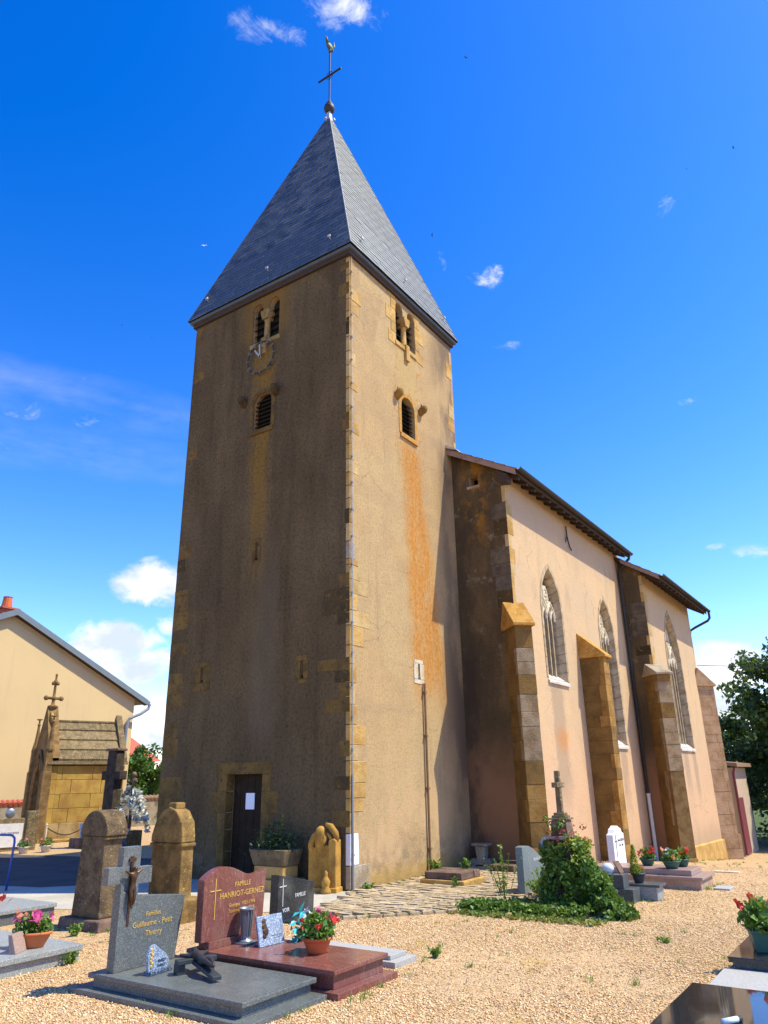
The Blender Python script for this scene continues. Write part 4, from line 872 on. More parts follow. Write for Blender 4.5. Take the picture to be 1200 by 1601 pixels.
# buttresses, course by course
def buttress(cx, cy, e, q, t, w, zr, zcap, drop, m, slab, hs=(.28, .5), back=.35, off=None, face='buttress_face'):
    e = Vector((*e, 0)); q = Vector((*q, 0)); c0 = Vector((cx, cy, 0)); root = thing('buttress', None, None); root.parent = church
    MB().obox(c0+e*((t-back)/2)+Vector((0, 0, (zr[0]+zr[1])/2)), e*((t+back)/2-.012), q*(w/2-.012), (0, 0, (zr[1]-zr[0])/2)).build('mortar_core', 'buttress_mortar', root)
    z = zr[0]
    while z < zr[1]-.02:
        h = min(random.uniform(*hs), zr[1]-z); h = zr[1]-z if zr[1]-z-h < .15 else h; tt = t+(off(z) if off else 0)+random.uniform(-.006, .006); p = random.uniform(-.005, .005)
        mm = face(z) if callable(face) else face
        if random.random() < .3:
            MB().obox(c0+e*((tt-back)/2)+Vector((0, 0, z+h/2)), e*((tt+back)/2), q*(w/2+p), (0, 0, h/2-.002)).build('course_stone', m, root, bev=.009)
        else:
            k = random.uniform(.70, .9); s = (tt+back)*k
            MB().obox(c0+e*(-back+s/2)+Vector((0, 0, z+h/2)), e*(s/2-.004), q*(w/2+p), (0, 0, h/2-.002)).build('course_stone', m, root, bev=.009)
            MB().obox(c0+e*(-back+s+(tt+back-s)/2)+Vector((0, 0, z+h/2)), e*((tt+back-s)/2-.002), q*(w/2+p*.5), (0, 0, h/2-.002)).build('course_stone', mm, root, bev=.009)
        z += h
    def pt(s, u, z): r = c0+e*s+q*u; return (r.x, r.y, z)
    hw = w/2+.06
    MB().hull8([pt(-back, -hw, zcap), pt(t+.09, -hw, zcap), pt(t+.09, hw, zcap), pt(-back, hw, zcap), pt(-.04, -hw, zcap+drop), pt(t+.09, -hw, zcap+.07), pt(t+.09, hw, zcap+.07), pt(-.04, hw, zcap+drop)]).build('sloped_cap', slab, root, bev=.015)
    return root
buttress(N, DN, (S45, -S45), (S45, S45), .50, .44, (-.3, 5.30), 5.30, .70, 'buttress_shaded', 'lichen_cap', face=lambda z: 'buttress_grey' if 2.1 < z < 5.1 else 'buttress_face')
buttress(N, 9.36, (1, 0), (0, 1), .69, .48, (-.8, 5.10), 5.10, .78, 'buttress_shaded', 'lichen_cap')
b = buttress(N2, D2, (S45, -S45), (S45, S45), .52, .5, (-1.2, 5.02), 5.02, .42, 'buttress_shaded', 'grey_stone', off=lambda z: 0 if z > 1.75 else -.17 if z > -.55 else .04, face=lambda z: 'buttress_grey' if z > .3 else 'buttress_face')
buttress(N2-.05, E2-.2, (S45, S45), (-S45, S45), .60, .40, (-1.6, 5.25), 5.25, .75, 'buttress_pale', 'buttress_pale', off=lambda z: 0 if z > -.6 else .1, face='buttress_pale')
MB().hull8([(N2, D2+.25, -1.7), (N2+.12, D2+.25, -1.7), (N2+.12, E2-.2, -1.8), (N2, E2-.2, -1.8), (N2, D2+.25, -.32), (N2+.08, D2+.25, -.36), (N2+.08, E2-.2, -.48), (N2, E2-.2, -.44)]).build('plinth', 'ochre_stone', chan, bev=.015)
# ------------------------------------------------------------------ graves
def LT(t, x, y, z): return thing(t[0], t[1], t[2], (x, y, z), group=(t[3] if len(t) > 3 else None))
def letters(s, size, m, parent, x, y, z, name='inscription', lean=0, **kw):      # on a face looking to +x
    return text(s, size, m, parent, (x, y, z), (0, 1, 0), (lean, 0, 1), name, **kw)
PXh = lambda x: (lambda u, v, d: (x+d, u, v))
CORP_V = [(0, 0, 0), (0, .004, .09), (.01, .006, .17), (.012, .008, .25), (.005, .01, .32), (.015, .02, .37), (.03, .03, .44), (0, .085, .315), (0, .17, .36), (.005, .255, .42), (0, -.065, .315), (0, -.15, .355), (.005, -.235, .41), (.05, -.04, -.17), (.03, -.012, -.36), (.05, .0, -.42), (.01, .05, -.03), (.055, .045, -.18), (.03, .02, -.36), (.01, -.045, -.03), (.035, .03, .475)]
CORP_E = [(0, 1), (1, 2), (2, 3), (3, 4), (4, 5), (5, 6), (6, 20), (4, 7), (7, 8), (8, 9), (4, 10), (10, 11), (11, 12), (0, 16), (16, 17), (17, 18), (0, 19), (19, 13), (13, 14), (14, 15)]
CORP_R = [.075, .06, .07, .082, .05, .04, .06, .045, .033, .026, .045, .033, .026, .045, .03, .028, .06, .045, .03, .06, .045]
def corpus(parent, m, mx): return skin_body('crucified_figure', CORP_V, CORP_E, CORP_R, m, parent, 1, mx)
# --- grey granite tomb, front left
t = thing('grey_granite_tomb', 'polished grey granite tomb with a cross rising beside its slanted headstone, nearest on the left', 'tomb', (1.78, -6.19, 0))
MB().box(-.16, 2.22, -.58, .58, -.1, .045).build('footing', 'grey_granite', t, bev=.004)
MB().box(.04, 2.05, -.45, .45, .045, .125).build('plinth', 'grey_granite', t, bev=.004)
MB().box(0, 2.09, -.49, .49, .125, .168).build('slab', 'grey_granite', t, bev=.006)
MB().prism([(-.405, .168), (.355, .168), (.45, .76), (-.27, .84), (-.405, .90)], lambda u, v, d: (.27+d, u, v), -.11, 0).build('headstone', 'grey_granite', t, bev=.005)
MB().prism([(-.40, .168), (-.18, .168), (-.18, .93), (-.02, .93), (-.02, 1.09), (-.18, 1.09), (-.18, 1.29), (-.40, 1.29), (-.40, 1.11), (-.56, 1.11), (-.56, .95), (-.40, .95)], lambda u, v, d: (.258+d, u, v), -.09, 0).build('stone_cross', 'grey_granite', t, bev=.004)
MB().box(.260, .275, -.305, -.275, .56, 1.20).build('crucifix_shaft', 'bronze', t)
MB().box(.262, .278, -.33, -.25, 1.15, 1.185).build('scroll_plate', 'bronze', t)
corpus(t, 'bronze', Matrix.Translation((.300, -.29, .90))@Matrix.Scale(.43, 4)@Matrix.Diagonal((1, 1, 1, 1)))
letters('Familles', .06, 'gold_leaf', t, .273, .03, .62); letters('Guillaume - Petit', .075, 'gold_leaf', t, .273, .03, .53); letters('Thierry', .07, 'gold_leaf', t, .273, .05, .44)
# --- red granite tomb
t = thing('red_granite_tomb', 'polished reddish granite tomb with a wavy-topped headstone and gold lettering', 'tomb', (2.0, -5.20, 0))
MB().box(.0, 2.12, -.50, .50, -.1, .06).build('footing', 'red_granite', t, bev=.004)
MB().box(.06, 2.0, -.41, .41, .06, .185).build('plinth', 'red_granite', t, bev=.004)
MB().box(.02, 2.04, -.45, .45, .185, .225).build('slab', 'red_granite', t, bev=.006)
MB().box(.15, .31, -.40, .40, .225, .30).build('headstone_base', 'red_granite', t, bev=.004)
top = [(-.49+.98*i/24, .90+.10*math.sin(math.pi*min(i/24/.62, 1)**.9) - (.035*math.sin(math.pi*(i/24-.62)/.38) if i/24 > .62 else 0)+.055*i/24*0+(.03*(i/24))) for i in range(25)]
MB().prism([(-.49, .30), (.44, .30)]+top[::-1], lambda u, v, d: (.28+d, u, v), -.10, 0).build('headstone', 'red_granite', t, bev=.004)
MB().box(.281, .286, -.325, -.315, .5, .90).box(.281, .286, -.40, -.24, .775, .785).build('engraved_cross', 'gold_leaf', t)
letters('FAMILLE', .07, 'gold_leaf', t, .283, .10, .79); letters('HANRIOT-GERNEZ', .082, 'gold_leaf', t, .283, .10, .69); letters('Georges  1921-1998', .05, 'gold_leaf', t, .283, .10, .595); letters('Suzanne  1924-2005', .05, 'gold_leaf', t, .283, .10, .535)
# objects on the two tombs
t = thing('heart_plaque', 'blue granite memorial plaque with a leaf motif standing on the grey tomb', 'plaque', (2.40, -6.34, .168), rz=.12)
hp = [(-.13, .03), (.13, .03), (.15, .08), (.10, .15), (.02, .20), (-.06, .255), (-.12, .24), (-.15, .16)]
MB().prism(hp, PXh(.0), -.03, 0).build('tablet', 'speckle_blue', t, bev=.006); MB().box(-.05, .05, -.15, .15, 0, .035).build('foot', 'blue_granite', t, bev=.005)
b = MB(); [b.ball((.004, -.10+.012*math.sin(k*2), .07+k*.024), .016, 6, 4, sx=.4) for k in range(7)]; b.build('leaf_relief', 'gold_leaf', t)
for z in (.10, .06): MB().box(.002, .008, -.01, .09, z, z+.016).build('name_bar', 'blue_granite', t)
t = thing('fallen_crucifix', 'dark bronze crucifix lying propped on the grey granite slab', 'crucifix', (2.86, -6.20, .168), rz=-.35)
MB().hull8([(-.34, -.045, .10), (.36, -.045, .02), (.36, .045, .02), (-.34, .045, .10), (-.34, -.045, .14), (.36, -.045, .055), (.36, .045, .055), (-.34, .045, .14)]).build('cross_shaft', 'dark_pot', t, bev=.006)
MB().box(-.20, -.11, -.20, .20, .088, .13).build('cross_arm', 'dark_pot', t, bev=.006)
[MB().box(-.24, -.14, y-.04, y+.04, 0, .09).build('stand_foot', 'dark_pot', t, bev=.005) for y in (-.15, .15)]
corpus(t, 'iron', Matrix.Translation((.02, 0, .125))@Matrix.Rotation(math.radians(-84), 4, 'Y')@Matrix.Scale(.62, 4))
t = thing('metal_vase', 'fluted grey metal vase on a square foot before the red headstone', 'vase', (2.40, -5.14, .225))
MB().box(-.10, .10, -.10, .10, 0, .018).build('foot', 'zinc', t, bev=.004)
b = MB(); pr = [(.085, .018), (.075, .035), (.042, .05), (.045, .08), (.055, .2), (.072, .33), (.092, .352), (.078, .35), (.06, .25)]
b.lathe(pr, seg=20); b.build('body', 'zinc', t, smooth=True)
fl = MB(); [fl.tube([(.05*math.cos(a), .05*math.sin(a), .07), (.072*math.cos(a), .072*math.sin(a), .32)], .006, 4) for a in np.linspace(0, 6.28, 13)[:-1]]; fl.build('fluting', 'zinc', t)
t = thing('photo_plaque', 'pale blue speckled square plaque leaning on the red granite slab', 'plaque', (2.72, -5.06, .225), rz=-.10)
mx = Matrix.Rotation(math.radians(-14), 4, 'Y')
o = MB().box(-.02, .01, -.185, .185, .0, .295).build('tablet', 'speckle_blue', t, bev=.005); o.data.transform(mx)
o = MB(); [o.ball((.012, -.09+dy, .19+dz), r, 8, 5, sx=.25) for dy, dz, r in ((0, .05, .03), (0, 0, .038), (.01, -.05, .045), (-.01, -.09, .03))]; o = o.build('figure_relief', 'bronze', t); o.data.transform(mx)
o = MB().box(.0105, .012, .0, .15, .085, .092).box(.0105, .012, .03, .14, .065, .07).build('engraved_line', 'blue_granite', t); o.data.transform(mx)
MB().box(-.13, -.02, -.15, .15, 0, .02).build('foot', 'blue_granite', t)
def bowl(r, h, rim=.015): return [(r*.62, 0), (r*.70, h*.1), (r*.93, h*.62), (r*.97, h*.80), (r, h*.80), (r+rim, h*.82), (r+rim, h), (r-.012, h), (r-.03, h*.72)]
def foliage(P, size, m, parent, name='foliage', **kw): v, f = leaves(P, size, **kw); return link(name, np_mesh(name, v, f), m, parent)
def flower(parent, c, r, m, name='flower', n=9):
    P = np.asarray(c)+RNG.normal(size=(n, 3))*r*.45; v, f = leaves(P, r*1.5, up=.1, asp=.9); return link(name, np_mesh(name, v, f), m, parent)
def potted(label, x, y, z, r, h, pm, spread, fh, fl, nf, cat='flower pot', group=None, leafm='leaf_pot', nl=420, ls=.05, oval=1, rz=0, fr=.032, sq=False):
    t = thing('flower_pot', label, cat, (x, y, z), rz, group)
    b = MB()
    if sq: b.hull8([(-r*.72, -r*.72, 0), (r*.72, -r*.72, 0), (r*.72, r*.72, 0), (-r*.72, r*.72, 0), (-r*.95, -r*.95, h*.86), (r*.95, -r*.95, h*.86), (r*.95, r*.95, h*.86), (-r*.95, r*.95, h*.86)]).box(-r*1.03, r*1.03, -r*1.03, r*1.03, h*.86, h)
    else: b.lathe(bowl(r, h), seg=20, sy=oval)
    b.build('pot', pm, t, smooth=not sq, bev=.006 if sq else 0)
    MB().lathe([(r*.88, h*.88), (r*.88, h*1.01)], seg=14, sy=oval).build('soil', 'soil', t)
    d = RNG.normal(size=(nl, 3)); d /= np.linalg.norm(d, axis=1)[:, None]; d[:, 2] = np.abs(d[:, 2])
    P = d*(RNG.random(nl)**.45)[:, None]*np.array([spread, spread*oval, fh])+np.array([0, 0, h]); foliage(P, ls, leafm, t)
    st = MB(); [st.tube([(0, 0, h*.9), tuple(P[i])], .004, 4) for i in range(0, 26)]; st.build('stems', 'leaf_weed', t)
    for k in range(nf):
        a = RNG.random()*6.28; q = RNG.random()**.5*.95; hgt = h+fh*(.45+.6*RNG.random())*math.sqrt(max(1-q*q*.6, .1))
        flower(t, (math.cos(a)*q*spread, math.sin(a)*q*spread*oval, hgt), fr*random.uniform(.7, 1.2), fl[k % len(fl)])
    return t
potted('round terracotta bowl of red flowers on the red granite tomb', 3.40, -5.12, .225, .145, .15, 'terracotta', .20, .25, ('petal_red', 'petal_red', 'petal_pink'), 11, 'flower pot', ls=.06, nl=520, fr=.045)
t = thing('teal_bouquet', 'teal artificial bouquet with a white ribbon behind the terracotta bowl', 'bouquet', (2.86, -4.72, .06))
MB().lathe([(.05, 0), (.06, .1), (.05, .18)], seg=10).build('holder', 'dark_pot', t)
P = RNG.normal(size=(60, 3))*np.array([.06, .07, .10])+np.array([0, 0, .27]); foliage(P, .12, 'teal_plastic', t, 'ribbon_leaf', asp=.45)
P = RNG.normal(size=(8, 3))*.025+np.array([.02, .05, .42]); foliage(P, .09, 'enamel_white', t, 'white_ribbon')
for k in range(4): flower(t, (.05, -.07+.04*k, .30+.03*(k % 2)), .04, 'petal_red')
t = thing('stone_kerb', 'pale rough stone kerb slab beside the red granite tomb', 'kerb', (3.1, -4.2, 0))
MB().box(-.9, .80, -.22, .22, -.06, .06).build('lower_slab', 'rough_granite', t, bev=.006); MB().box(-.9, .70, -.16, .16, .06, .105).build('upper_slab', 'rough_granite', t, bev=.006)
# --- black headstone
t = thing('black_headstone', 'dark polished headstone with slanted top and thin white cross, by the cobbles', 'headstone', (.86, -2.55, 0), rz=.10)
MB().prism([(-.50, -.1), (.44, -.1), (.46, .44), (-.47, .62)], PXh(.06), -.14, 0).build('stele', 'black_granite', t, bev=.005)
MB().box(.061, .066, -.37, -.36, .2, .56).box(.061, .066, -.45, -.28, .455, .465).build('engraved_cross', 'silver_letter', t); letters('FAMILLE', .075, 'silver_letter', t, .063, .08, .28); letters('VOIR', .075, 'silver_letter', t, .063, -.28, .12)
MB().box(.07, .7, -.45, .42, -.06, .03).build('ledger', 'black_granite', t, bev=.004)
# --- two old stones
def arch_poly(x0, x1, z0, zs, zt, n=14): c, r = (x0+x1)/2, (x1-x0)/2; return [(x0, z0), (x1, z0)]+[(c+r*math.cos(math.pi*i/n), zs+(zt-zs)*math.sin(math.pi*i/n)) for i in range(n+1)]
t = thing('round_top_stele', 'weathered brown round-topped old gravestone, leftmost of the tall stones', 'gravestone', (-1.10, -4.50, 0))
MB().prism([(-.40, .14), (.24, .14), (.20, 1.18), (-.32, 1.18)], PY, -.15, .17).build('shaft', 'old_grave_stone', t, bev=.025)
MB().prism(arch_poly(-.36, .27, 1.20, 1.22, 1.55), PY, -.17, .19).build('rounded_head', 'old_grave_stone', t, bev=.02)
MB().box(-.35, .25, -.18, .17, 1.15, 1.198).build('moulding', 'old_grave_stone', t, bev=.015)
MB().box(-.55, .40, -.28, .28, -.06, .14, .02).build('footing', 'mauve_stone', t, bev=.02)
t = thing('arched_stele', 'ochre old gravestone with pointed shoulders and a block on its arched top', 'gravestone', (-.74, -3.55, 0))
MB().prism([(-.34, -.05), (.37, -.05), (.35, 1.02), (-.32, 1.02)], PY, -.11, .13).build('shaft', 'ochre_grave_stone', t, bev=.02)
MB().prism([(-.335, 1.055), (.365, 1.055), (.36, 1.16), (.33, 1.34), (.20, 1.50), (.03, 1.56), (-.12, 1.50), (-.26, 1.34), (-.33, 1.16)], PY, -.12, .15).build('arched_head', 'ochre_grave_stone', t, bev=.018)
MB().box(-.05, .13, -.10, .09, 1.52, 1.62).build('top_block', 'ochre_grave_stone', t, bev=.02)
MB().box(-.35, .385, -.155, .125, 1.0, 1.05).build('moulding', 'ochre_grave_stone', t, bev=.014); MB().box(-.5, .52, -.26, .26, -.06, .3).build('footing', 'ochre_grave_stone', t, bev=.02)
# small grey stele behind them
t = thing('dark_blue_stele', 'small dark blue granite stele between the two old gravestones', 'gravestone', (-6.4, -.35, 0))
MB().box(-.25, .25, -.14, .14, 0, .82).box(-.38, .38, -.2, .2, -.05, .1).build('stele', 'blue_granite', t, bev=.01)
# --- planter and carved fragment by the door
t = thing('stone_trough', 'stone trough planter with tall dark weeds beside the tower door', 'planter', (-1.42, -.45, 0))
MB().hull8([(-.36, -.22, .42), (.40, -.22, .42), (.40, .22, .42), (-.36, .22, .42), (-.44, -.28, .70), (.46, -.28, .70), (.46, .28, .70), (-.44, .28, .70)]).build('trough', 'trough_stone', t, bev=.02)
MB().box(-.48, .50, -.31, .31, -.05, .20).box(-.34, .38, -.22, .22, .20, .418).build('pedestal', 'ochre_stone', t, bev=.02)
P = RNG.normal(size=(900, 3))*np.array([.22, .14, .13])+np.array([0, 0, .80]); foliage(P, .06, 'leaf_dark', t)
st = MB()
for k in range(9):
    x, y, h = random.uniform(-.3, .3), random.uniform(-.15, .15), random.uniform(.25, .62); st.tube([(x, y, .7), (x+random.uniform(-.06, .06), y, .72+h)], .006, 4); fl = np.clip(RNG.normal(size=(26, 3)), -1.6, 1.6)*np.array([.012, .012, h*.14])+np.array([x, y, .72+h*.75]); foliage(fl, .028, 'leaf_yellow' if k < 3 else 'leaf_dark', t, 'flower_spike')
st.build('stems', 'leaf_dark', t)
t = thing('carved_stele', 'ochre broken carved gravestone with scrolls against the tower corner', 'gravestone', (-.38, -.26, 0), rz=.25)
MB().prism([(-.30, .0), (.24, .0), (.24, .80), (-.30, .74)], PY, -.12, .08).build('panel', 'ochre_grave_bright', t, bev=.02)
MB().prism([(.12, .0), (.27, .0), (.27, .86), (.22, .90), (.12, .86)], PY, -.14, .12).build('pilaster', 'ochre_grave_bright', t, bev=.015)
sc = MB(); sc.tube([(.25, -.02, .86), (.22, -.02, .98), (.12, -.02, 1.10), (.02, -.02, 1.14)], [.05, .06, .06, .03], 8); sc.tube([(.16, -.06, .86), (.12, -.06, .94), (.06, -.06, .99)], [.035, .03, .02], 8); sc.build('scroll', 'ochre_grave_bright', t, smooth=True)
skin_body('draped_figure', [(-.08, -.04, .72), (-.08, -.05, .86), (-.07, -.05, 1.0), (-.06, -.06, 1.12), (-.2, -.06, .92), (-.26, -.08, .78), (.04, -.07, .9), (.0, -.12, .8), (-.24, -.05, .66)], [(0, 1), (1, 2), (2, 3), (2, 4), (4, 5), (2, 6), (6, 7), (5, 8)], [.12, .10, .07, .065, .06, .06, .055, .045, .05], 'ochre_grave_bright', t, 2)
MB().lathe([(.09, 0), (.10, .05), (.06, .10), (.075, .15), (.085, .2), (.05, .26), (.03, .30), (.04, .34), (.01, .38)], (.12, -.22, 0), 10).build('urn_ornament', 'ochre_grave_bright', t, smooth=True)
MB().box(-.36, .30, -.16, .16, -.05, .09).build('footing', 'ochre_grave_bright', t, bev=.02)
# --- along the nave
t = thing('low_stone_grave', 'low cracked stone grave slab in the corner between tower and nave', 'grave', (1.02, 1.72, 0))
MB().box(-.33, .62, -.42, .46, -.05, .11).build('kerb', 'ochre_stone', t, bev=.02); MB().hull8([(-.26, -.36, .11), (.55, -.36, .11), (.55, .13, .11), (-.26, .13, .11), (-.26, -.36, .235), (.54, -.36, .24), (.54, .13, .245), (-.26, .13, .235)]).build('slab_piece', 'mauve_stone', t, bev=.018); MB().hull8([(-.26, .15, .11), (.55, .15, .11), (.55, .40, .11), (-.26, .40, .11), (-.26, .15, .24), (.54, .15, .245), (.54, .40, .24), (-.26, .40, .24)]).build('slab_piece', 'mauve_stone', t, bev=.018)
t = thing('carved_console', 'old carved stone console with volutes standing in the shaded nave corner', 'carved stone', (.42, 4.45, 0))
MB().prism([(-.16, .05), (.16, .05), (.10, .2), (.13, .44), (-.13, .44), (-.10, .2)], PY, -.1, .1).build('body', 'grey_stone', t, bev=.02); MB().box(-.2, .2, -.13, .13, .44, .50).build('top', 'grey_stone', t, bev=.015)
for s in (-1, 1): MB().tube([(s*.18, -.12, .10), (s*.18, .10, .10)], .085, 12).build('volute', 'grey_stone', t, smooth=False, bev=.01)
t = thing('rubble_block', 'two rough stone blocks on the ground at the foot of the nave wall', 'stone blocks', (1.3, 3.75, 0)); MB().box(-.28, .28, -.16, .16, -.03, .16).build('block', 'dark_rubble', t, bev=.02); MB().box(-.15, .25, .2, .5, -.03, .22).build('block', 'dark_rubble', t, bev=.02)
t = thing('sage_headstone', 'grey-green headstone with an S-curved top left of the ivy monument', 'headstone', (2.95, 1.50, 0))
tp = [(-.55+1.1*i/20, .66+.09*math.cos(math.pi*i/20)*1.0+.03*math.sin(2*math.pi*i/20)) for i in range(21)]
MB().prism([(-.55, -.1), (.52, -.1)]+tp[::-1], PXh(.06), -.13, 0).build('stele', 'sage_granite', t, bev=.006); letters('Famille Ricatte', .075, 'enamel_white', t, .063, .12, .50); b = MB(); [b.ball((.062, -.3+.03*math.sin(k), .3+k*.055), .03, 6, 4, sx=.15, sy=.6) for k in range(7)]; b.build('leaf_relief', 'light_granite', t)
t = thing('blue_pillar_stele', 'narrow round-topped dark blue granite stele beside the ivy monument', 'gravestone', (2.55, 3.25, 0))
MB().prism(arch_poly(-.22, .24, -.1, .52, .76), PXh(.05), -.16, 0).build('stele', 'blue_granite', t, bev=.01); letters('Ici repose', .05, 'silver_letter', t, .053, .02, .42)
# ivy covered monument with cross
t = thing('ivy_monument', 'old stone cross on a pedestal smothered in ivy and Virginia creeper', 'cross monument', (4.15, 0, 0))
MB().box(-.22, .22, -.22, .22, -.05, .98, .02).build('pedestal', 'dark_stone', t, bev=.01)
MB().box(-.20, .20, -.20, .20, .98, 1.03).build('cornice', 'pink_granite', t, bev=.01)
MB().box(-.145, .145, -.145, .145, 1.03, 1.26, .025).build('upper_block', 'mauve_stone', t, bev=.015); MB().box(-.15, .15, -.15, .15, 1.26, 1.285).box(-.11, .11, -.11, .11, 1.285, 1.32).box(-.085, .085, -.085, .085, 1.32, 1.36).build('moulding', 'lichen_slab', t, bev=.008)
MB().box(-.045, .045, -.045, .045, 1.36, 1.985, .006).build('cross_shaft', 'lichen_slab', t, bev=.012); MB().box(-.05, .05, -.155, .155, 1.73, 1.81).build('cross_arm', 'lichen_slab', t, bev=.012)
cents, rad = [], []
for k in range(190):
    a = random.uniform(0, 6.28); z = random.random()**1.0*.93; r = .25+.12*(1-z)**1.5+random.uniform(-.02, .04); cents.append((r*math.cos(a), r*math.sin(a), z)); rad.append(random.uniform(.07, .13))
for k in range(190):                                        # skirt running out to the right, along +y/+x
    s = random.random()**.75; z = (1-s)**1.05*.92*random.uniform(.1, 1.05); a = random.gauss(0, .34); cents.append((.2+s*.92*math.cos(a)*.95, -.02+s*.5*math.sin(a)-.36*s+random.uniform(-.1, .1), z+.02)); rad.append(random.uniform(.07, .13))
pts = clump_points(cents, rad, 32); foliage(pts[::2], .078, 'leaf_ivy', t, 'ivy', up=.4); foliage(pts[1::2], .05, 'leaf_ivy', t, 'ivy', up=.3)
cents = [(random.uniform(.12, .36), random.uniform(-.25, .30), random.uniform(.6, 1.0)) for _ in range(26)]; foliage(clump_points(cents, [.08]*26, 20), .055, 'leaf_yellow', t, 'yellow_creeper')
cents = [(random.uniform(-.2, .3), random.choice((-1, 1))*random.uniform(.12, .3), random.uniform(.9, 1.25)) for _ in range(26)]; foliage(clump_points(cents, [.07]*26, 12), .045, 'leaf_red', t, 'red_creeper')
cents = [(random.uniform(-.2, .1), random.uniform(-.26, -.1), random.uniform(1.0, 1.3)) for _ in range(12)]; foliage(clump_points(cents, [.06]*12, 14), .05, 'leaf_pot', t, 'green_creeper')
st = MB()
for k in range(26):
    aa, zz = random.uniform(0, 6.28), random.uniform(.3, 1.0); st.tube([(.3*math.cos(aa), .3*math.sin(aa), 0), (.29*math.cos(aa+.2), .29*math.sin(aa+.2), zz*.5), (.28*math.cos(aa+.1), .28*math.sin(aa+.1), zz)], [.014, .01, .005], 5)
st.build('ivy_stems', 'bark', t)
# ivy spreading on the ground
cents, rad = [], []
for k in range(330):
    s = random.random(); x = 2.75+s*1.9; yc = -1.05+.55*s*.2+random.uniform(0, 1)*(.45+.5*s); cents.append((x, yc+.12, random.uniform(.02, .12))); rad.append(random.uniform(.06, .12))
v, f = leaves(clump_points(cents, rad, 12, squash=.6), .065, up=.6); link('ivy_ground_cover', np_mesh('ivy_ground_cover', v, f), 'leaf_ivy', kind='stuff')
cents = [(2.7+random.random()*2.3, -1.12+random.uniform(-.06, .12), .02) for _ in range(70)]; v, f = leaves(clump_points(cents, [.08]*70, 9, squash=.3), .06, up=.7); link('dry_ivy_fringe', np_mesh('dry_ivy_fringe', v, f), 'dry_grass', kind='stuff')
# runners trailing off the ivy onto the gravel
tr_ = []
for k in range(46):
    s = random.random(); x0, y0 = 2.75+s*2.3, -.95+s*.15; a_ = random.uniform(-2.3, -.8); L = random.uniform(.15, .5)
    for q in range(9): tr_.append((x0+math.cos(a_)*L*q/8, y0+math.sin(a_)*L*q/8, .02+random.random()*.02))
v, f = leaves(np.array(tr_), .055, up=.8); link('ivy_runners', np_mesh('ivy_runners', v, f), 'leaf_ivy', kind='stuff')
# weeds
def weed(label, x, y, h, n, m='leaf_weed', sp=.12, ls=.05, z=0):
    t = thing('weed', label, 'weed', (x, y, z)); st = MB()
    P = []
    for k in range(n):
        a, q = random.uniform(0, 6.28), random.random()*sp; ex, ey, hh = math.cos(a)*q*1.3, math.sin(a)*q*1.3, h*random.uniform(.5, 1); st.tube([(ex*.2, ey*.2, 0), (ex*.6, ey*.6, hh*.6), (ex, ey, hh)], [.006, .005, .002], 4)
        for j in range(16): s = random.uniform(.15, 1); P.append((ex*s+random.uniform(-.03, .03), ey*s+random.uniform(-.03, .03), hh*s))
    st.build('stems', m, t); foliage(np.array(P), ls, m, t)
    return t
weed('bright green weed growing at the foot of the thin brown wall pipe', .22, 2.75, .34, 12, sp=.2, ls=.07); weed('small green weed on the low cracked grave slab', 1.3, 2.05, .22, 7, z=.22, sp=.12)
weed('tiny weed in front of the low cracked grave', 1.55, 1.18, .22, 7, sp=.1); weed('tall spindly weed with seed heads left of the grey-green headstone', 2.78, .62, .85, 10, sp=.32, ls=.05); weed('leafy weed in front of the grey-green headstone', 3.25, 1.0, .45, 14, sp=.3, ls=.06); weed('weed clump between grey-green headstone and ivy monument', 3.5, .55, .55, 14, sp=.25, ls=.06)
weed('small weed at the foot of the near tower corner', .16, .32, .14, 8, sp=.15, ls=.05); weed('weed by the footing of the round-topped brown gravestone', -.05, -4.95, .20, 9, sp=.14); weed('weed at the left foot of the round-topped brown gravestone', -.85, -5.02, .16, 7, sp=.1)
weed('tuft of grass at the edge of the left grave slab', .55, -6.02, .17, 10, sp=.12, ls=.04); weed('small tuft beside the pale kerb slab', 4.0, -3.75, .13, 7, sp=.1, ls=.04); weed('tiny green tuft in open gravel near the right graves', 6.05, -1.75, .07, 6, sp=.12, ls=.035); weed('weed by the dark grey grave with the yellow shrub', 4.75, .72, .12, 8, sp=.18, ls=.04)
v, f = leaves(np.stack([RNG.random(1500)*7+.5, RNG.random(1500)*9-6.5, RNG.random(1500)*.02+.012], 1), .045, up=.9, asp=.22); link('dry_litter', np_mesh('dry_litter', v, f), 'dry_grass', kind='stuff')
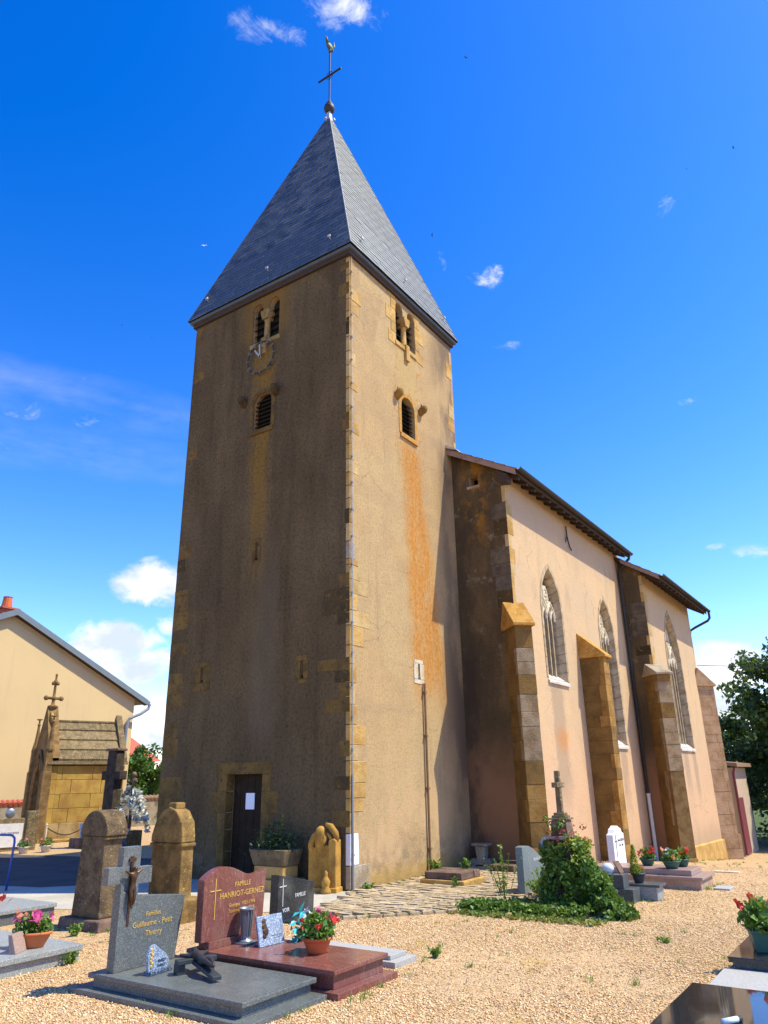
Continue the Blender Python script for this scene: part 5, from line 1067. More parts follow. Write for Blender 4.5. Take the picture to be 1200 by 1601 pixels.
# grass tufts where the gravel meets slabs, kerbs and walls
def tufts():
    spots = []
    def edge(p, q, n, sp=.05):
        for k in range(n): s = random.random(); spots.append((p[0]+(q[0]-p[0])*s+random.gauss(0, sp), p[1]+(q[1]-p[1])*s+random.gauss(0, sp)))
    edge((1.6, -6.8), (4.0, -6.8), 7); edge((4.05, -6.7), (4.05, -5.7), 4); edge((4.2, -5.6), (4.2, -4.6), 7); edge((2.1, -4.6), (4.0, -3.85), 8); edge((.1, .15), (.1, 4.6), 20, .04); edge((1.3, -2.8), (3.0, -.6), 16); edge((.6, -5.85), (-.5, -5.8), 7); edge((-1.6, -4.9), (-.6, -4.9), 6)
    edge((4.7, .85), (5.3, 1.7), 8); edge((5.5, 2.8), (5.6, 3.9), 9); edge((3.5, 2.75), (5.4, 2.75), 10); edge((6.9, -3.2), (6.9, -1.9), 7); edge((2.5, -2.0), (6.3, -1.0), 10, .5); edge((4.5, -4), (6.5, -2), 9, .6); edge((2.4, 7), (2.6, 20), 40, .12); edge((3, 8), (6, 20), 40, .9); edge((.4, -3.2), (1.2, -3.6), 8, .2)
    V_, F_ = [], []
    for (x, y) in spots:
        z0 = zg(x, y); n = random.randint(10, 24); h = random.uniform(.03, .085)
        for k in range(n):
            a = random.uniform(0, 6.28); bx, by = x+random.gauss(0, .025), y+random.gauss(0, .025); w = .004; L = h*random.uniform(.5, 1.2); tx, ty = bx+math.cos(a)*L*.6, by+math.sin(a)*L*.6; i = len(V_)
            V_ += [(bx-w*math.sin(a), by+w*math.cos(a), z0), (bx+w*math.sin(a), by-w*math.cos(a), z0), (tx, ty, z0+L)]; F_.append((i, i+1, i+2))
    link('grass_tufts', np_mesh('grass_tufts', np.array(V_), np.array(F_)), 'leaf_weed', kind='stuff')
tufts()
# dark grave right of the ivy
t = thing('dark_grey_grave', 'stepped dark grey grave with a raised block, right of the ivy monument', 'grave', (4.2, 1.28, 0))
MB().box(-.8, .66, -.36, .04, -.05, .20).build('lower_slab', 'slate_granite', t, bev=.006); MB().box(-.8, .92, .05, .42, -.05, .20).build('side_slab', 'light_granite', t, bev=.006); MB().box(-.7, .97, .04, .44, .20, .235).build('cover', 'slate_granite', t, bev=.004); MB().box(.1, .52, -.34, -.05, .20, .40).build('raised_block', 'slate_granite', t, bev=.006)
t = thing('white_globe', 'small white ceramic globe ornament on the dark grey grave', 'ornament', (4.45, 1.08, .40)); MB().ball((0, 0, .075), .10, 14, 8, sz=.8).build('globe', 'ceramic_light', t, smooth=True); MB().lathe([(.06, -.0), (.05, .02)], seg=10).build('foot', 'ceramic_light', t)
t = thing('open_book_plaque', 'small brown book-shaped plaque leaning on the dark grey grave', 'plaque', (4.6, 1.22, .40))
for s in (-1, 1): MB().hull8([(-.02, s*.005, 0), (0, s*.005, 0), (.04, s*.12, 0), (.02, s*.12, 0), (-.10, s*.005, .17), (-.08, s*.005, .17), (-.05, s*.12, .17), (-.07, s*.12, .17)]).build('page', 'mauve_stone', t)
t = potted('black pot with a yellow-green conifer shrub and orange flowers', 4.80, 1.50, .235, .105, .15, 'dark_pot', .10, .10, ('petal_salmon', 'petal_red'), 7, 'potted shrub', nl=120, ls=.04)
zz = RNG.random(700)**1.5*.42; rr = .085*(1-zz/.45)+.01; aa = RNG.random(700)*6.28; foliage(np.stack([rr*np.cos(aa)*RNG.random(700)**.4-.03, rr*np.sin(aa)-.04, zz+.15], 1), .045, 'leaf_yellow', t, 'conifer', asp=.35)
t = potted('dark pot of red and orange flowers left of the white globe', 3.95, 1.52, .20, .10, .13, 'dark_pot', .16, .2, ('petal_red', 'petal_salmon'), 8, leafm='leaf_bush', nl=240)
# pink granite tomb with its pots
t = thing('pink_granite_tomb', 'low stepped pinkish granite tomb carrying three pots along the nave', 'tomb', (4.0, 3.35, 0))
MB().box(-.6, 1.46, -.52, .42, -.25, .16).build('plinth', 'pink_stone', t, bev=.01); MB().box(-.6, 1.50, -.55, .45, .16, .205).build('cover', 'pink_granite', t, bev=.006); MB().box(-.5, 1.30, -.42, .34, .205, .30).build('raised_slab', 'pink_granite', t, bev=.01)
potted('green pot of red flowers at the left end of the pink tomb', 4.42, 3.42, .30, .13, .12, 'green_pot', .16, .2, ('petal_red',), 9, group=None, nl=260)
potted('wide green pot with pale and yellow blooms in the middle of the pink tomb', 4.93, 3.12, .30, .15, .13, 'green_pot', .18, .2, ('enamel_white', 'leaf_yellow', 'petal_salmon'), 7, nl=320)
potted('small green pot of red flowers at the right end of the pink tomb', 5.03, 3.50, .30, .12, .13, 'green_pot', .15, .2, ('petal_red',), 6, nl=240)
t = thing('white_headstone', 'white stepped-top headstone with a black cross, before the second buttress', 'headstone', (3.45, 4.72, 0))
MB().prism([(-.36, -.1), (.36, -.1), (.36, .74), (.26, .76), (.20, .84), (.10, .86), (.0, .90), (-.10, .86), (-.20, .84), (-.26, .76), (-.36, .74)], PXh(.05), -.14, 0).build('stele', 'white_marble', t, bev=.008)
MB().box(.051, .056, -.21, -.19, .3, .74).box(.051, .056, -.26, -.14, .60, .62).build('black_cross', 'iron', t); letters('Henri KELLER', .07, 'ink', t, .053, .12, .60); letters('1913 - 1987', .06, 'ink', t, .053, .12, .50)
MB().box(-.3, 1.4, -.42, .42, -.2, .06).build('ledger', 'white_marble', t, bev=.006)
t = thing('flat_marker', 'small flat pale stone lying in the gravel beyond the pink tomb', 'stone', (5.15, 6.6, zg(5.15, 6.6))); MB().box(-.25, .25, -.1, .1, -.02, .03).build('slab', 'pale_stone', t, bev=.01)
t = thing('flat_marker', 'thin pale stone strip in the gravel at the corner of the pink tomb', 'stone', (5.75, 3.15, 0)); MB().box(-.15, .12, -.12, .3, -.02, .03).build('slab', 'rough_granite', t, bev=.008)
# --- bottom right slabs
t = thing('black_polished_slab', 'large mirror-polished dark granite tomb slab in the near right corner', 'tomb', (8.0, -5.25, 0)); MB().box(-.98, 1.1, -.62, .72, -.05, .20).build('plinth', 'slate_granite', t, bev=.005); MB().box(-1.02, 1.2, -.65, .74, .20, .245).build('slab', 'mirror_granite', t, bev=.006)
t = thing('rough_grey_slab', 'rough matt grey stone slab between the two dark tombs on the right', 'slab', (8.0, -3.75, 0)); MB().box(-1.05, 1.2, -.70, .62, -.05, .10).build('slab', 'rough_granite', t, bev=.008)
t = thing('black_step_tomb', 'dark granite tomb edge carrying the green pot at the right border', 'tomb', (8.0, -2.55, 0)); MB().box(-.96, 1.2, -.55, .6, -.05, .15).build('plinth', 'slate_granite', t, bev=.005); MB().box(-1.0, 1.2, -.60, .65, .15, .20).build('slab', 'mirror_granite', t, bev=.006)
potted('square green pot of red flowers on the dark tomb at the right border', 7.28, -2.72, .20, .13, .20, 'green_pot', .20, .30, ('petal_red', 'petal_pink'), 9, 'flower pot', leafm='leaf_pot', nl=360, ls=.085, fr=.045, sq=True, rz=.35)
t = thing('glass_vial', 'small pale blue cylinder lying on the polished dark slab', 'ornament', (7.47, -5.52, .245), rz=1.0); MB().tube([(-.08, 0, .02), (.06, 0, .02)], .02, 10).build('tube', 'ceramic_light', t, smooth=True); MB().tube([(.06, 0, .02), (.09, 0, .02)], .022, 10).build('cap', 'dark_pot', t)
# --- graves at the far left edge
t = thing('left_granite_grave', 'pale grey granite grave slab at the left edge of the gravel', 'grave', (-.42, -6.55, 0)); MB().box(-1.0, .95, -1.2, .64, -.05, .12).build('plinth', 'light_granite', t, bev=.005); MB().box(-1.02, .99, -1.2, .66, .12, .18).build('slab', 'light_granite', t, bev=.006)
potted('long terracotta trough of pink flowers on the left granite slab', .22, -6.33, .18, .20, .16, 'clay_orange', .22, .2, ('petal_pink', 'petal_salmon', 'petal_pink'), 12, 'flower trough', nl=520, oval=.62, ls=.05, leafm='leaf_pot', rz=.75, fr=.05)
potted('red-brown pot of green leaves at the very left of the granite slab', -.15, -6.75, .18, .15, .17, 'clay_orange', .2, .2, ('leaf_yellow',), 3, nl=320, ls=.05)
t = thing('small_granite_block', 'little grey granite memorial block leaning before the terracotta trough', 'plaque', (.32, -6.55, .18), rz=.5); MB().hull8([(-.03, -.11, 0), (.05, -.11, 0), (.05, .11, 0), (-.03, .11, 0), (-.07, -.11, .19), (-.02, -.11, .19), (-.02, .11, .19), (-.07, .11, .19)]).build('block', 'pink_granite', t, bev=.008)
t = thing('second_left_grave', 'grey granite grave with red bouquet behind the left slab', 'grave', (-3.6, -5.1, 0)); MB().box(-1.2, 1.15, -1.0, .8, -.05, .15).build('plinth', 'grey_granite', t, bev=.005); MB().box(-1.2, 1.18, -1.0, .82, .15, .205).build('slab', 'light_granite', t, bev=.006)
t = thing('red_bouquet', 'dark red bouquet lying on the farther left granite grave', 'bouquet', (-3.35, -4.95, .205)); P = RNG.normal(size=(120, 3))*np.array([.16, .16, .035])+np.array([0, 0, .07]); foliage(P, .10, 'petal_red', t, 'petals', asp=.5); MB().tube([(-.3, -.1, .03), (.1, .1, .03)], .015, 5).build('stems', 'leaf_dark', t)
t = thing('blue_handrail', 'blue painted tubular handrail beside the shaded path', 'handrail', (-6.1, -2.95, 0)); MB().tube([(0, 0, 0), (.06, 0, .86), (.04, 0, .94), (-.05, 0, .985), (-.2, 0, .99), (-1.9, -.5, .99)], .022, 8).build('rail', 'blue_paint', t, smooth=True); MB().tube([(-1.6, -.41, 0), (-1.6, -.41, .99)], .022, 8).build('post', 'blue_paint', t, smooth=True)
t = thing('white_panel_grave', 'small grey stele bearing a white panel at the left edge', 'gravestone', (-14.9, 2.1, 0), rz=-.3); MB().box(-.2, .0, -.75, .75, -.1, .95).build('stele', 'lichen_slab', t, bev=.02); MB().box(.0, .03, -.42, .42, .12, .80).build('white_panel', 'enamel_white', t); MB().box(-.25, .06, .50, .85, -.1, 1.15).build('side_pillar', 'lichen_slab', t, bev=.02); MB().ball((-.05, 0, 1.1), .15, 12, 8, sx=.4).build('round_ornament', 'zinc', t, smooth=True); letters('A nos parents', .11, 'ink', t, .032, 0, .5)
for k, (x, y, m) in enumerate(((-13.6, 1.9, 'petal_pink'), (-13.4, 2.5, 'petal_salmon'))): potted(('small pot of pale flowers before the white panel stele', 'small pot of orange flowers before the white panel stele')[k], x, y, 0, .16, .2, 'pale_pot', .2, .22, (m,), 6, nl=140, ls=.07)
t = thing('white_open_plaque', 'white plaque leaning on a small grave before the chapel tomb', 'plaque', (-13.6, 4.0, .3), rz=-.4); MB().hull8([(-.03, -.2, 0), (.0, -.2, 0), (.0, .2, 0), (-.03, .2, 0), (-.2, -.2, .42), (-.17, -.2, .42), (-.17, .2, .42), (-.2, .2, .42)]).build('tablet', 'enamel_white', t)
t = thing('small_kerb_grave', 'small stone-edged grave before the chapel tomb', 'grave', (-13.8, 4.4, 0), rz=-.3); MB().box(-.5, .5, -.6, .6, -.05, .28).build('kerb', 'mauve_stone', t, bev=.02)
weed('green plant on the small grave before the chapel tomb', -13.5, 4.5, .6, 14, sp=.3, ls=.1, z=.28)
# dark stone cross in front of the chapel tomb
t = thing('tall_stone_cross', 'tall dark stone cross on a stepped base in front of the chapel tomb', 'cross monument', (-12.95, 4.35, 0), rz=.15)
MB().box(-.55, .55, -.55, .55, -.1, .5).box(-.42, .42, -.42, .42, .5, .95, .03).build('base', 'dark_stone', t, bev=.03); MB().box(-.22, .22, -.2, .2, .95, 2.95, .02).build('shaft', 'dark_stone', t, bev=.03); MB().box(-.40, .40, -.17, .17, 2.04, 2.32).build('arm', 'dark_stone', t, bev=.03); MB().box(-.26, .26, -.23, .23, 2.95, 3.03).build('cap', 'mauve_stone', t, bev=.02)
t = thing('small_grey_cross', 'small pale grey stone cross beside the enamel flower memorial', 'cross', (-12.75, 4.45, 0), rz=.6); MB().box(-.10, .10, -.08, .08, .9, 1.75).box(-.28, .28, -.075, .075, 1.32, 1.5).build('cross', 'lichen_slab', t, bev=.015); MB().box(-.3, .3, -.25, .25, -.1, .9, .05).build('base', 'lichen_slab', t, bev=.02)
t = thing('enamel_flower_memorial', 'heap of white ceramic flowers round a slender crucifix post', 'memorial', (-12.45, 4.75, 0))
MB().box(-.3, .3, -.3, .3, -.1, .5).build('base', 'lichen_slab', t, bev=.02); MB().tube([(0, 0, .5), (0, 0, 2.15)], .05, 6).build('post', 'mauve_stone', t); MB().tube([(-.12, -.05, 2.0), (.12, .05, 2.0)], .04, 6).build('cross_arm', 'mauve_stone', t); MB().ball((0, 0, 2.2), .09, 8, 6).build('knob', 'mauve_stone', t, smooth=True)
rr = random.Random(3)
for k in range(70):
    h = rr.random(); r = .14+.55*(1-h); a = rr.uniform(0, 6.28); c = (r*math.cos(a), r*math.sin(a), .45+h*1.35); P = np.asarray(c)+RNG.normal(size=(12, 3))*.05; v, f = leaves(P, .13, asp=.95, fold=.3, up=.8); link('ceramic_flower', np_mesh('ceramic_flower', v, f), 'enamel_petal' if k % 7 else 'ceramic_light', t)
potted('yellow clay pot with mixed artificial flowers beside the enamel memorial', -10.9, 5.3, 0, .24, .62, 'ochre_pot', .35, .45, ('petal_red', 'ceramic_light', 'petal_salmon', 'petal_red'), 14, nl=160, ls=.1, fr=.09)
# ------------------------------------------------------------------ chapel tomb (local: side wall on x=0 looking +x, front at y=0 looking -y)
t = thing('chapel_tomb', 'small gothic chapel tomb of ochre ashlar with stone slab roof and gable cross', 'chapel tomb', (-17.2, 4.6, 0), rz=math.radians(-17.4))
CL, CW, CH = 2.85, 1.9, 2.62
MB().box(-CW+.03, -.03, .12, CL-.03, -.1, CH).build('core', 'mortar', t)
z = .62; r2 = random.Random(5)
for row in range(4):
    h = .49; cut = [.0, .55, 1.65, 2.85] if row % 2 else [.0, .9, 2.0, 2.85]
    cut = [c for c in cut]
    for a, b in zip(cut, cut[1:]): MB().box(-.12, .012, max(a, .36)+.006, b-.006, z+.006, z+h-.006).build('ashlar_block', 'tomb_stone', t, bev=.01)
    MB().box(-.36, .03, .02, .36, z+.004, z+h-.004).build('corner_block', 'tomb_stone', t, bev=.01); z += h
for a, b in ((-.04, .62), (.62, 2.0), (2.0, 2.9)): MB().box(-.14, .07, a+.004, b-.004, -.1, .62).build('plinth_block', 'tomb_stone_pale', t, bev=.012)
MB().box(-CW-.15, .30, -.1, CL+.15, -.1, .10).build('step', 'tomb_stone', t, bev=.02)
for s, xx in ((1, 0), (-1, -CW)): xs = sorted((xx-s*.1, xx+s*.16)); MB().box(xs[0], xs[1], -.05, CL+.06, CH, CH+.07).build('cornice', 'lichen_slab', t, bev=.015); xs = sorted((xx-s*.1, xx+s*.10)); MB().box(xs[0], xs[1], -.05, CL+.06, CH+.07, CH+.13).build('cornice', 'lichen_slab', t, bev=.012)
RZ, EZ = 4.22, CH+.13; n = 4
for s in (1, -1):
    xe = .08 if s > 0 else -CW-.08; xm = -CW/2
    for k in range(n):
        a, b = k/n, (k+1)/n+.02; xa, xb = xe+(xm-xe)*a, xe+(xm-xe)*b; za, zb = EZ+(RZ-EZ)*a, EZ+(RZ-EZ)*b
        MB().hull8([(xa, .34, za-.02), (xa, CL-.22, za-.02), (xb, CL-.22, zb-.04), (xb, .34, zb-.04), (xa+.03*s, .34, za+.07), (xa+.03*s, CL-.22, za+.07), (xb, CL-.22, zb+.02), (xb, .34, zb+.02)]).build('roof_slab', 'lichen_slab', t, bev=.01)
MB().box(-CW/2-.07, -CW/2+.07, .3, CL-.2, RZ-.02, RZ+.06).build('ridge', 'lichen_slab', t, bev=.015)
def gable(y0, y1, ex, m, nm): MB().prism([(.12+ex, EZ-.1), (.12+ex, EZ+.12), (-CW/2, RZ+.32+ex), (-CW-.12-ex, EZ+.12), (-CW-.12-ex, EZ-.1)], PY, -y1, -y0).build(nm, m, t, bev=.015)
gable(CL-.22, CL+.02, .0, 'lichen_slab', 'rear_gable')
# front: steep gable, gothic doorway, pinnacles and cross
bmf = wall_panel('front', [(-CW, -.1), (0, -.1), (0, EZ+.2), (-CW/2, RZ+.42), (-CW, EZ+.2)], [[(-1.42, .1), (-.48, .1), (-.48, 1.7), (-.62, 2.3), (-.95, 2.75), (-1.28, 2.3), (-1.42, 1.7)]], lambda u, v, d: (u, -d, v), None, None, [.25]); bm_obj('front_wall', bmf, 'gable_stone', t)
MB().hull8([(0, .0, EZ+.2), (0, .34, EZ+.2), (-CW/2, .34, RZ+.42), (-CW/2, .0, RZ+.42), (.14, -.04, EZ+.1), (.14, .36, EZ+.1), (-CW/2, .36, RZ+.58), (-CW/2, -.04, RZ+.58)]).build('gable_coping', 'gable_stone', t, bev=.01)
MB().hull8([(-CW, .0, EZ+.2), (-CW, .34, EZ+.2), (-CW/2, .34, RZ+.42), (-CW/2, .0, RZ+.42), (-CW-.14, -.04, EZ+.1), (-CW-.14, .36, EZ+.1), (-CW/2, .36, RZ+.58), (-CW/2, -.04, RZ+.58)]).build('gable_coping', 'gable_stone', t, bev=.01)
MB().box(-1.38, -.52, .22, .26, 0, 2.7).build('door_leaf', 'blue_grey_door', t); am = MB(); am.tube([(-1.47, -.04, .1), (-1.47, -.04, 1.7), (-1.32, -.04, 2.36), (-.95, -.04, 2.84), (-.58, -.04, 2.36), (-.43, -.04, 1.7), (-.43, -.04, .1)], .06, 8); am.tube([(-1.6, -.05, .1), (-1.6, -.05, 1.8), (-1.42, -.05, 2.55), (-.95, -.05, 3.15), (-.48, -.05, 2.55), (-.30, -.05, 1.8), (-.30, -.05, .1)], .05, 8); am.build('door_moulding', 'gable_stone', t, smooth=True)
for x in (-CW-.02, .02):
    MB().box(x-.15, x+.15, -.17, .14, -.1, 2.4).box(x-.12, x+.12, -.14, .12, 2.4, 3.1, .01).build('front_buttress', 'gable_stone', t, bev=.015)
    MB().lathe([(.15, 3.1), (.16, 3.16), (.09, 3.5), (.05, 4.0), (.045, 4.1), (.07, 4.14), (.03, 4.2), (.03, 4.30), (.02, 4.34)], (x, 0, 0), 8).build('pinnacle', 'gable_stone', t); b = MB(); b.obox((x, 0, 4.34), (.09, 0, 0), (0, .09, 0), (0, 0, .025)); b.build('pinnacle_finial', 'gable_stone', t, bev=.02)
xm = -CW/2; cr_ = MB(); cr_.lathe([(.2, RZ+.62), (.19, RZ+.8), (.11, RZ+.86), (.12, RZ+.98), (.19, RZ+1.03), (.16, RZ+1.08), (.07, RZ+1.12), (.06, RZ+1.3), (.09, RZ+1.36), (.055, RZ+1.42), (.045, RZ+1.88), (.085, RZ+1.94), (.09, RZ+2.0), (.04, RZ+2.06), (.04, RZ+2.2), (.055, RZ+2.24), (.02, RZ+2.3)], (xm, .15, -.50), 10); cross = cr_.build('gable_cross', 'gable_stone', t, smooth=True)
b = MB(); b.tube([(xm+.05, .15-.27, RZ+.86), (xm-.05, .15+.27, RZ+.86)], .055, 8)
for dx in (-.29, .29): MB().ball((xm-dx*.15, .15+dx, RZ+.86), .095, 8, 6).build('cross_knob', 'gable_stone', cross, smooth=True)
b.ball((xm, .15, RZ+.86), .1, 8, 6); b.build('cross_bar', 'gable_stone', cross, smooth=True); b = MB(); b.tube([(xm, .15-.13, RZ+1.42), (xm, .15+.13, RZ+1.42)], .07, 8); b.build('upper_bar', 'gable_stone', cross, smooth=True)
fg = MB(); fg.tube([(xm+.46, .16, RZ-.15), (xm+.34, .12, RZ+.1), (xm+.18, .1, RZ+.32)], [.07, .09, .04], 8); fg.build('gable_carving', 'tomb_stone', t, smooth=True)
for y in (.12, 1.5, 2.85): MB().lathe([(.035, -.1), (.035, .58), (.05, .6), (.02, .66)], (.42, y, 0), 8).build('chain_post', 'pale_stone', t)
for a, b_ in ((.12, 1.5), (1.5, 2.85)): MB().tube([(.42, a+(b_-a)*k/8, .52-.28*math.sin(math.pi*k/8)) for k in range(9)], .02, 5).build('chain', 'iron', t)
# ------------------------------------------------------------------ house, wall, far things
t = thing('cream_house', 'cream rendered house gable with grey roof edge and red chimney pot', 'house', (-24, 0, 0))
AY, EYR, EYL = 6.2, 13.35, -.95; HZ = 9.35; sl_ = .455; he = HZ-sl_*(EYR-AY)
bmh = bmesh.new(); quad(bmh, [(0, EYL, -.3), (0, EYR, -.3), (0, EYR, he), (0, AY, HZ), (0, EYL, he)]); quad(bmh, [(0, EYR, -.3), (-11, EYR, -.3), (-11, EYR, he), (0, EYR, he)]); quad(bmh, [(0, EYL, -.3), (-11, EYL, -.3), (-11, EYL, he), (0, EYL, he)]); quad(bmh, [(-11, EYL, -.3), (-11, EYR, -.3), (-11, EYR, he), (-11, AY, HZ), (-11, EYL, he)])
bm_obj('wall', bmh, 'house_render', t)
for s, ye in ((1, EYR+.62), (-1, EYL-.62)):
    ze = HZ+.06-sl_*abs(ye-AY); rf = MB().hull8([(.30, AY, HZ+.06), (.30, ye, ze), (-11.4, ye, ze), (-11.4, AY, HZ+.06), (.30, AY, HZ+.20), (.30, ye, ze+.13), (-11.4, ye, ze+.13), (-11.4, AY, HZ+.20)]).build('roof', 'slate_plain', t)
    MB().hull8([(.30, AY, HZ-.04), (.30, ye, ze-.10), (.34, ye, ze-.10), (.34, AY, HZ-.04), (.30, AY, HZ+.25), (.30, ye, ze+.17), (.34, ye, ze+.17), (.34, AY, HZ+.25)]).build('verge_board', 'roof_fascia', rf); MB().hull8([(-.0, AY, HZ-.03), (.0, ye, ze-.09), (.298, ye, ze-.09), (.298, AY, HZ-.03), (0, AY, HZ+.03), (0, ye, ze-.03), (.298, ye, ze-.03), (.298, AY, HZ+.03)]).build('soffit', 'dark_wood', rf)
    MB().tube([(.34, ye+s*.06, ze+.05), (-11.4, ye+s*.06, ze+.05)], .08, 8).build('gutter', 'zinc', rf)
MB().tube([(.40, EYR+.68, he-.26), (.40, EYR+.6, he-.5), (.32, EYR+.2, he-.78), (.14, EYR-.3, he-1.02), (.12, EYR-.42, he-1.2), (.12, EYR-.50, .3)], .075, 8).build('downpipe', 'zinc', t)
b = MB(); b.box(-1.5, -.8, AY-.1, AY+.55, HZ-.2, HZ+.42); ch = b.build('chimney', 'red_tile', t); MB().box(-1.6, -.7, AY-.22, AY+.67, HZ+.42, HZ+.50).build('chimney_cap', 'red_tile', ch); MB().lathe([(.26, 0), (.2, .5), (.22, .55)], (-1.15, AY+.22, HZ+.5), 12).build('chimney_pot', 'terracotta', ch)
t = thing('boundary_wall', 'grey rendered cemetery wall with clay tile coping', 'wall', (-22.4, 0, 0)); MB().box(-.18, .18, -14, 40, -.4, 1.16).build('wall', 'wall_render', t)
ct = MB(); ct.tube([(-.24, 0, .02), (0, 0, .11), (.24, 0, .0)], .10, 8); cm_ = ct.mesh('coping_tile'); cm_.materials.append(M['red_tile']); cm2 = ct.mesh('coping_tile'); cm2.materials.append(M['brown_tile'])
for k in range(200): y = -6+k*.22; link('coping_tile', cm_ if y < 8 else cm2, None, t, loc=(0, y, 1.19))
def tree(name, label, cat, x, y, z, cents, rad, per, ls, m, trunk, group=None, limbs=()):
    t = thing(name, label, cat, (x, y, z), 0, group); tk = MB(); tk.tube(trunk[0], trunk[1], 8)
    for p, r in limbs: tk.tube(p, r, 6)
    tk.build('trunk', 'bark', t, smooth=True); v, f = leaves(clump_points(cents, rad, per), ls, up=.2); link('crown', np_mesh('crown', v, f), m, t); return t
def crown(n, c, R, rlo, rhi, seed, fill=.5):
    q = random.Random(seed); out, rad = [], []
    while len(out) < n:
        d = Vector((q.gauss(0, 1), q.gauss(0, 1), q.gauss(0, 1))).normalized()*(q.random()**fill); out.append((c[0]+d.x*R[0], c[1]+d.y*R[1], c[2]+d.z*R[2])); rad.append(q.uniform(rlo, rhi))
    return out, rad
gz_ = zg(5, 32)
c, r = crown(190, (0, 0, 5.4), (4.4, 4.3, 4.7), .5, 1.0, 4, .42)
lim = [([(0, 0, 2), (1.2, .3, 4.5), (2.2, .8, 7)], [.18, .12, .03]), ([(0, 0, 2.2), (-1.2, -.4, 4.6), (-2.4, -.8, 6.8)], [.16, .1, .03]), ([(0, 0, 3), (-.4, .9, 6), (-.8, 1.4, 9)], [.16, .1, .03]), ([(0, 0, 2.5), (.6, -1.4, 5), (1.0, -2.4, 6.6)], [.14, .09, .03])]
tree('broadleaf_tree', 'tall dark green broadleaf tree beyond the chancel at the right border', 'tree', 5.2, 32, gz_, c, r, 170, .28, 'leaf_tree', ([(0, 0, 0), (.1, 0, 2.5), (0, .1, 6), (.1, 0, 8.5)], [.3, .24, .14, .04]), 'trees beyond the chancel', lim)
for k, (x, y, h, lab) in enumerate(((9.5, 38, 9, 'second broadleaf tree standing behind the tall one at the right border'), (.3, 39, 6.6, 'lower bushy tree just right of the chancel end'), (-5, 46, 6, 'distant bushy tree hidden largely by the church'))):
    c, r = crown(50, (0, 0, h*.55), (3.4, 3.4, h*.48), .5, 1.0, 20+k, .4); tree('broadleaf_tree', lab, 'tree', x, y, zg(x, y), c, r, 130, .3, 'leaf_tree', ([(0, 0, 0), (.1, 0, h*.4), (0, 0, h*.85)], [.28, .2, .05]), 'trees beyond the chancel')
c, r = [], []
for k in range(230): c.append((random.uniform(-2, 22), 29.5+random.uniform(-.9, .9), random.uniform(-1.2, 3.4))); r.append(random.uniform(.4, .8))
v, f = leaves(clump_points(c, r, 60), .2); link('shrub_belt', np_mesh('shrub_belt', v, f), 'leaf_dark', kind='stuff')
c, r = crown(46, (0, 0, 2.3), (1.7, 1.7, 1.9), .35, .65, 9, .4); tree('round_bush', 'bright green bushy tree between house and tower', 'bush', -30, 19.4, 0, c, r, 150, .2, 'leaf_bush', ([(0, 0, 0), (0, 0, 1.5)], [.15, .08]))
c, r = crown(40, (0, 0, 2.0), (2.4, 2.4, 1.7), .4, .7, 11, .4); tree('round_bush', 'darker bush partly behind the tower edge', 'bush', -33, 24.5, 0, c, r, 120, .22, 'leaf_bush', ([(0, 0, 0), (0, 0, 1.5)], [.15, .08]))
t = thing('far_red_roof_house', 'far house showing only its red tiled roof above the bush', 'house', (-62, 36, 0)); MB().box(-5, 5, -6, 6, -.5, 4.2).build('wall', 'house_render', t); MB().hull8([(-5.5, -6.5, 4.1), (5.5, -6.5, 4.1), (5.5, 6.5, 4.1), (-5.5, 6.5, 4.1), (-.05, -6.5, 6.8), (.05, -6.5, 6.8), (.05, 6.5, 6.8), (-.05, 6.5, 6.8)]).build('roof', 'red_tile', t)
t = thing('annex', 'low cream annex with tiled lean-to roof behind the chancel', 'building', (0, 24, -1.3)); MB().box(-1.5, 2.48, 0, 3.2, -.2, 3.42).build('wall', 'annex_render', t); MB().hull8([(-1.6, -.2, 3.95), (2.75, -.2, 3.45), (2.75, 3.4, 3.45), (-1.6, 3.4, 3.95), (-1.6, -.2, 4.1), (2.75, -.2, 3.6), (2.75, 3.4, 3.6), (-1.6, 3.4, 4.1)]).build('roof', 'brown_tile', t); MB().tube([(2.6, -.08, 3.4), (2.54, -.06, 3.2), (2.54, -.06, .0)], .05, 8).build('downpipe', 'red_brown_paint', t); MB().box(2.485, 2.52, .3, 1.3, 0, 2.2).build('door', 'red_brown_paint', t)
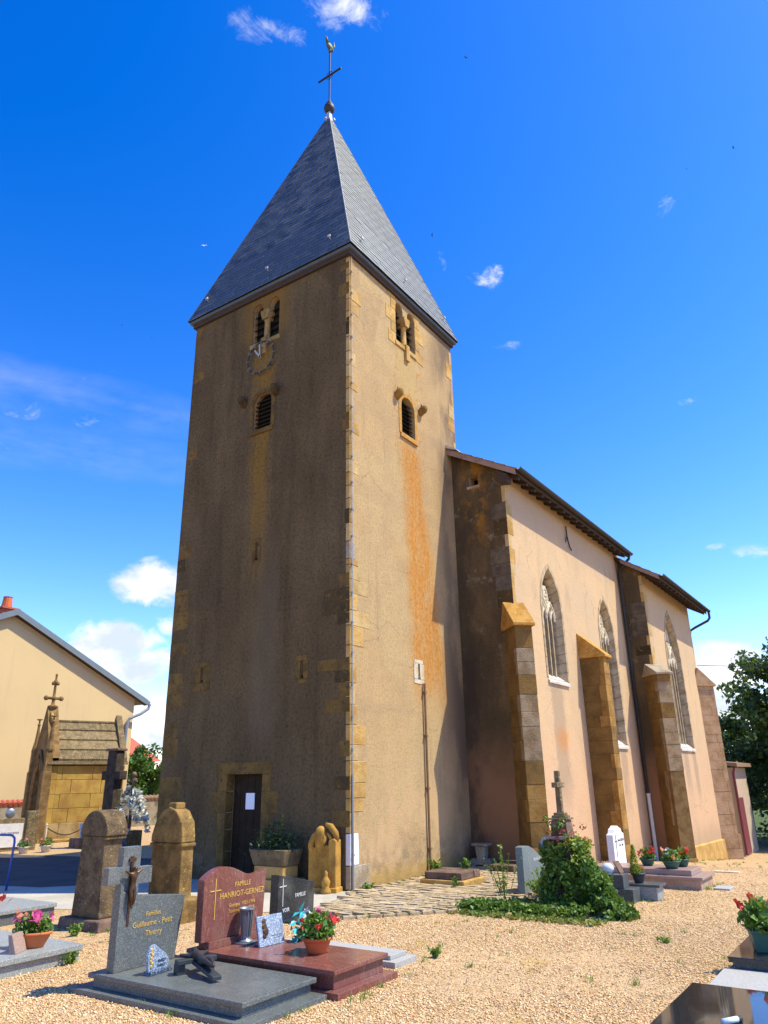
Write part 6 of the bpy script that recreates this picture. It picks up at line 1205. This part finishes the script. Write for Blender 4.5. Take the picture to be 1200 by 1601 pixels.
t = thing('clay_planter', 'square ochre clay planter at the right border by the hedge', 'planter', (5.35, 18.4, zg(5.35, 18.4))); MB().hull8([(-.3, -.3, 0), (.3, -.3, 0), (.3, .3, 0), (-.3, .3, 0), (-.36, -.36, .7), (.36, -.36, .7), (.36, .36, .7), (-.36, .36, .7)]).build('tub', 'clay_brown', t, bev=.02); MB().box(-.40, .40, -.40, .40, .68, .76).build('rim', 'clay_brown', t, bev=.015)
cb = MB().tube([Vector((2.35, E2+.05, 6.15))*(1-s)+Vector((24, 34, 8.6))*s-Vector((0, 0, 1.2*math.sin(math.pi*s))) for s in np.linspace(0, 1, 17)], .014, 4); tag(cb.build('overhead_cable', 'iron'), 'thin overhead cable running from the chancel wall to the right', 'cable')
# swallows
def bird(label, u, v, dist, span, rz, roll, m='bird_black', grp='swallows in the sky'):
    p = Vector(CAM)+pix_dir(u, v)*dist; t = thing('swallow' if m == 'bird_black' else 'butterfly', label, 'bird' if m == 'bird_black' else 'butterfly', p, rz, grp); b = MB(); b.ball((0, 0, 0), span*.10, 8, 6, sx=.6, sy=2.2, sz=.7)
    b.face([(0, span*.12, 0), (span*.28, span*.16, span*.10), (span*.5, -span*.1, span*.06), (span*.2, -span*.02, span*.06), (0, -span*.08, 0)]); b.face([(0, span*.12, 0), (-span*.28, span*.16, span*.10), (-span*.5, -span*.1, span*.06), (-span*.2, -span*.02, span*.06), (0, -span*.08, 0)]); b.face([(0, -span*.15, 0), (span*.09, -span*.42, 0), (0, -span*.26, 0), (-span*.09, -span*.42, 0)])
    o = b.build('body_and_wings', m, t); o.rotation_euler.x = roll
bird('dark swallow flying right of the spire cross', 572, 116, 38, .34, .5, .9); bird('dark swallow highest in the sky, upper right', 728, 90, 45, .34, 1.2, .5); bird('dark swallow right of the slate spire, above the wispy cloud', 675, 368, 40, .34, 2.2, 1.1); bird('dark swallow in the open sky at far right', 1073, 264, 46, .34, .2, .6); bird('small dark swallow nearest the right border', 1146, 231, 52, .34, 1.7, .8)
bird('dark swallow left of the tower, below the eaves', 236, 528, 45, .32, 1.0, .7); bird('small dark swallow farthest left of the tower', 190, 508, 50, .32, .3, .5); bird('pale butterfly left of the spire', 319, 384, 26, .20, .6, 1.0, 'enamel_white', None)
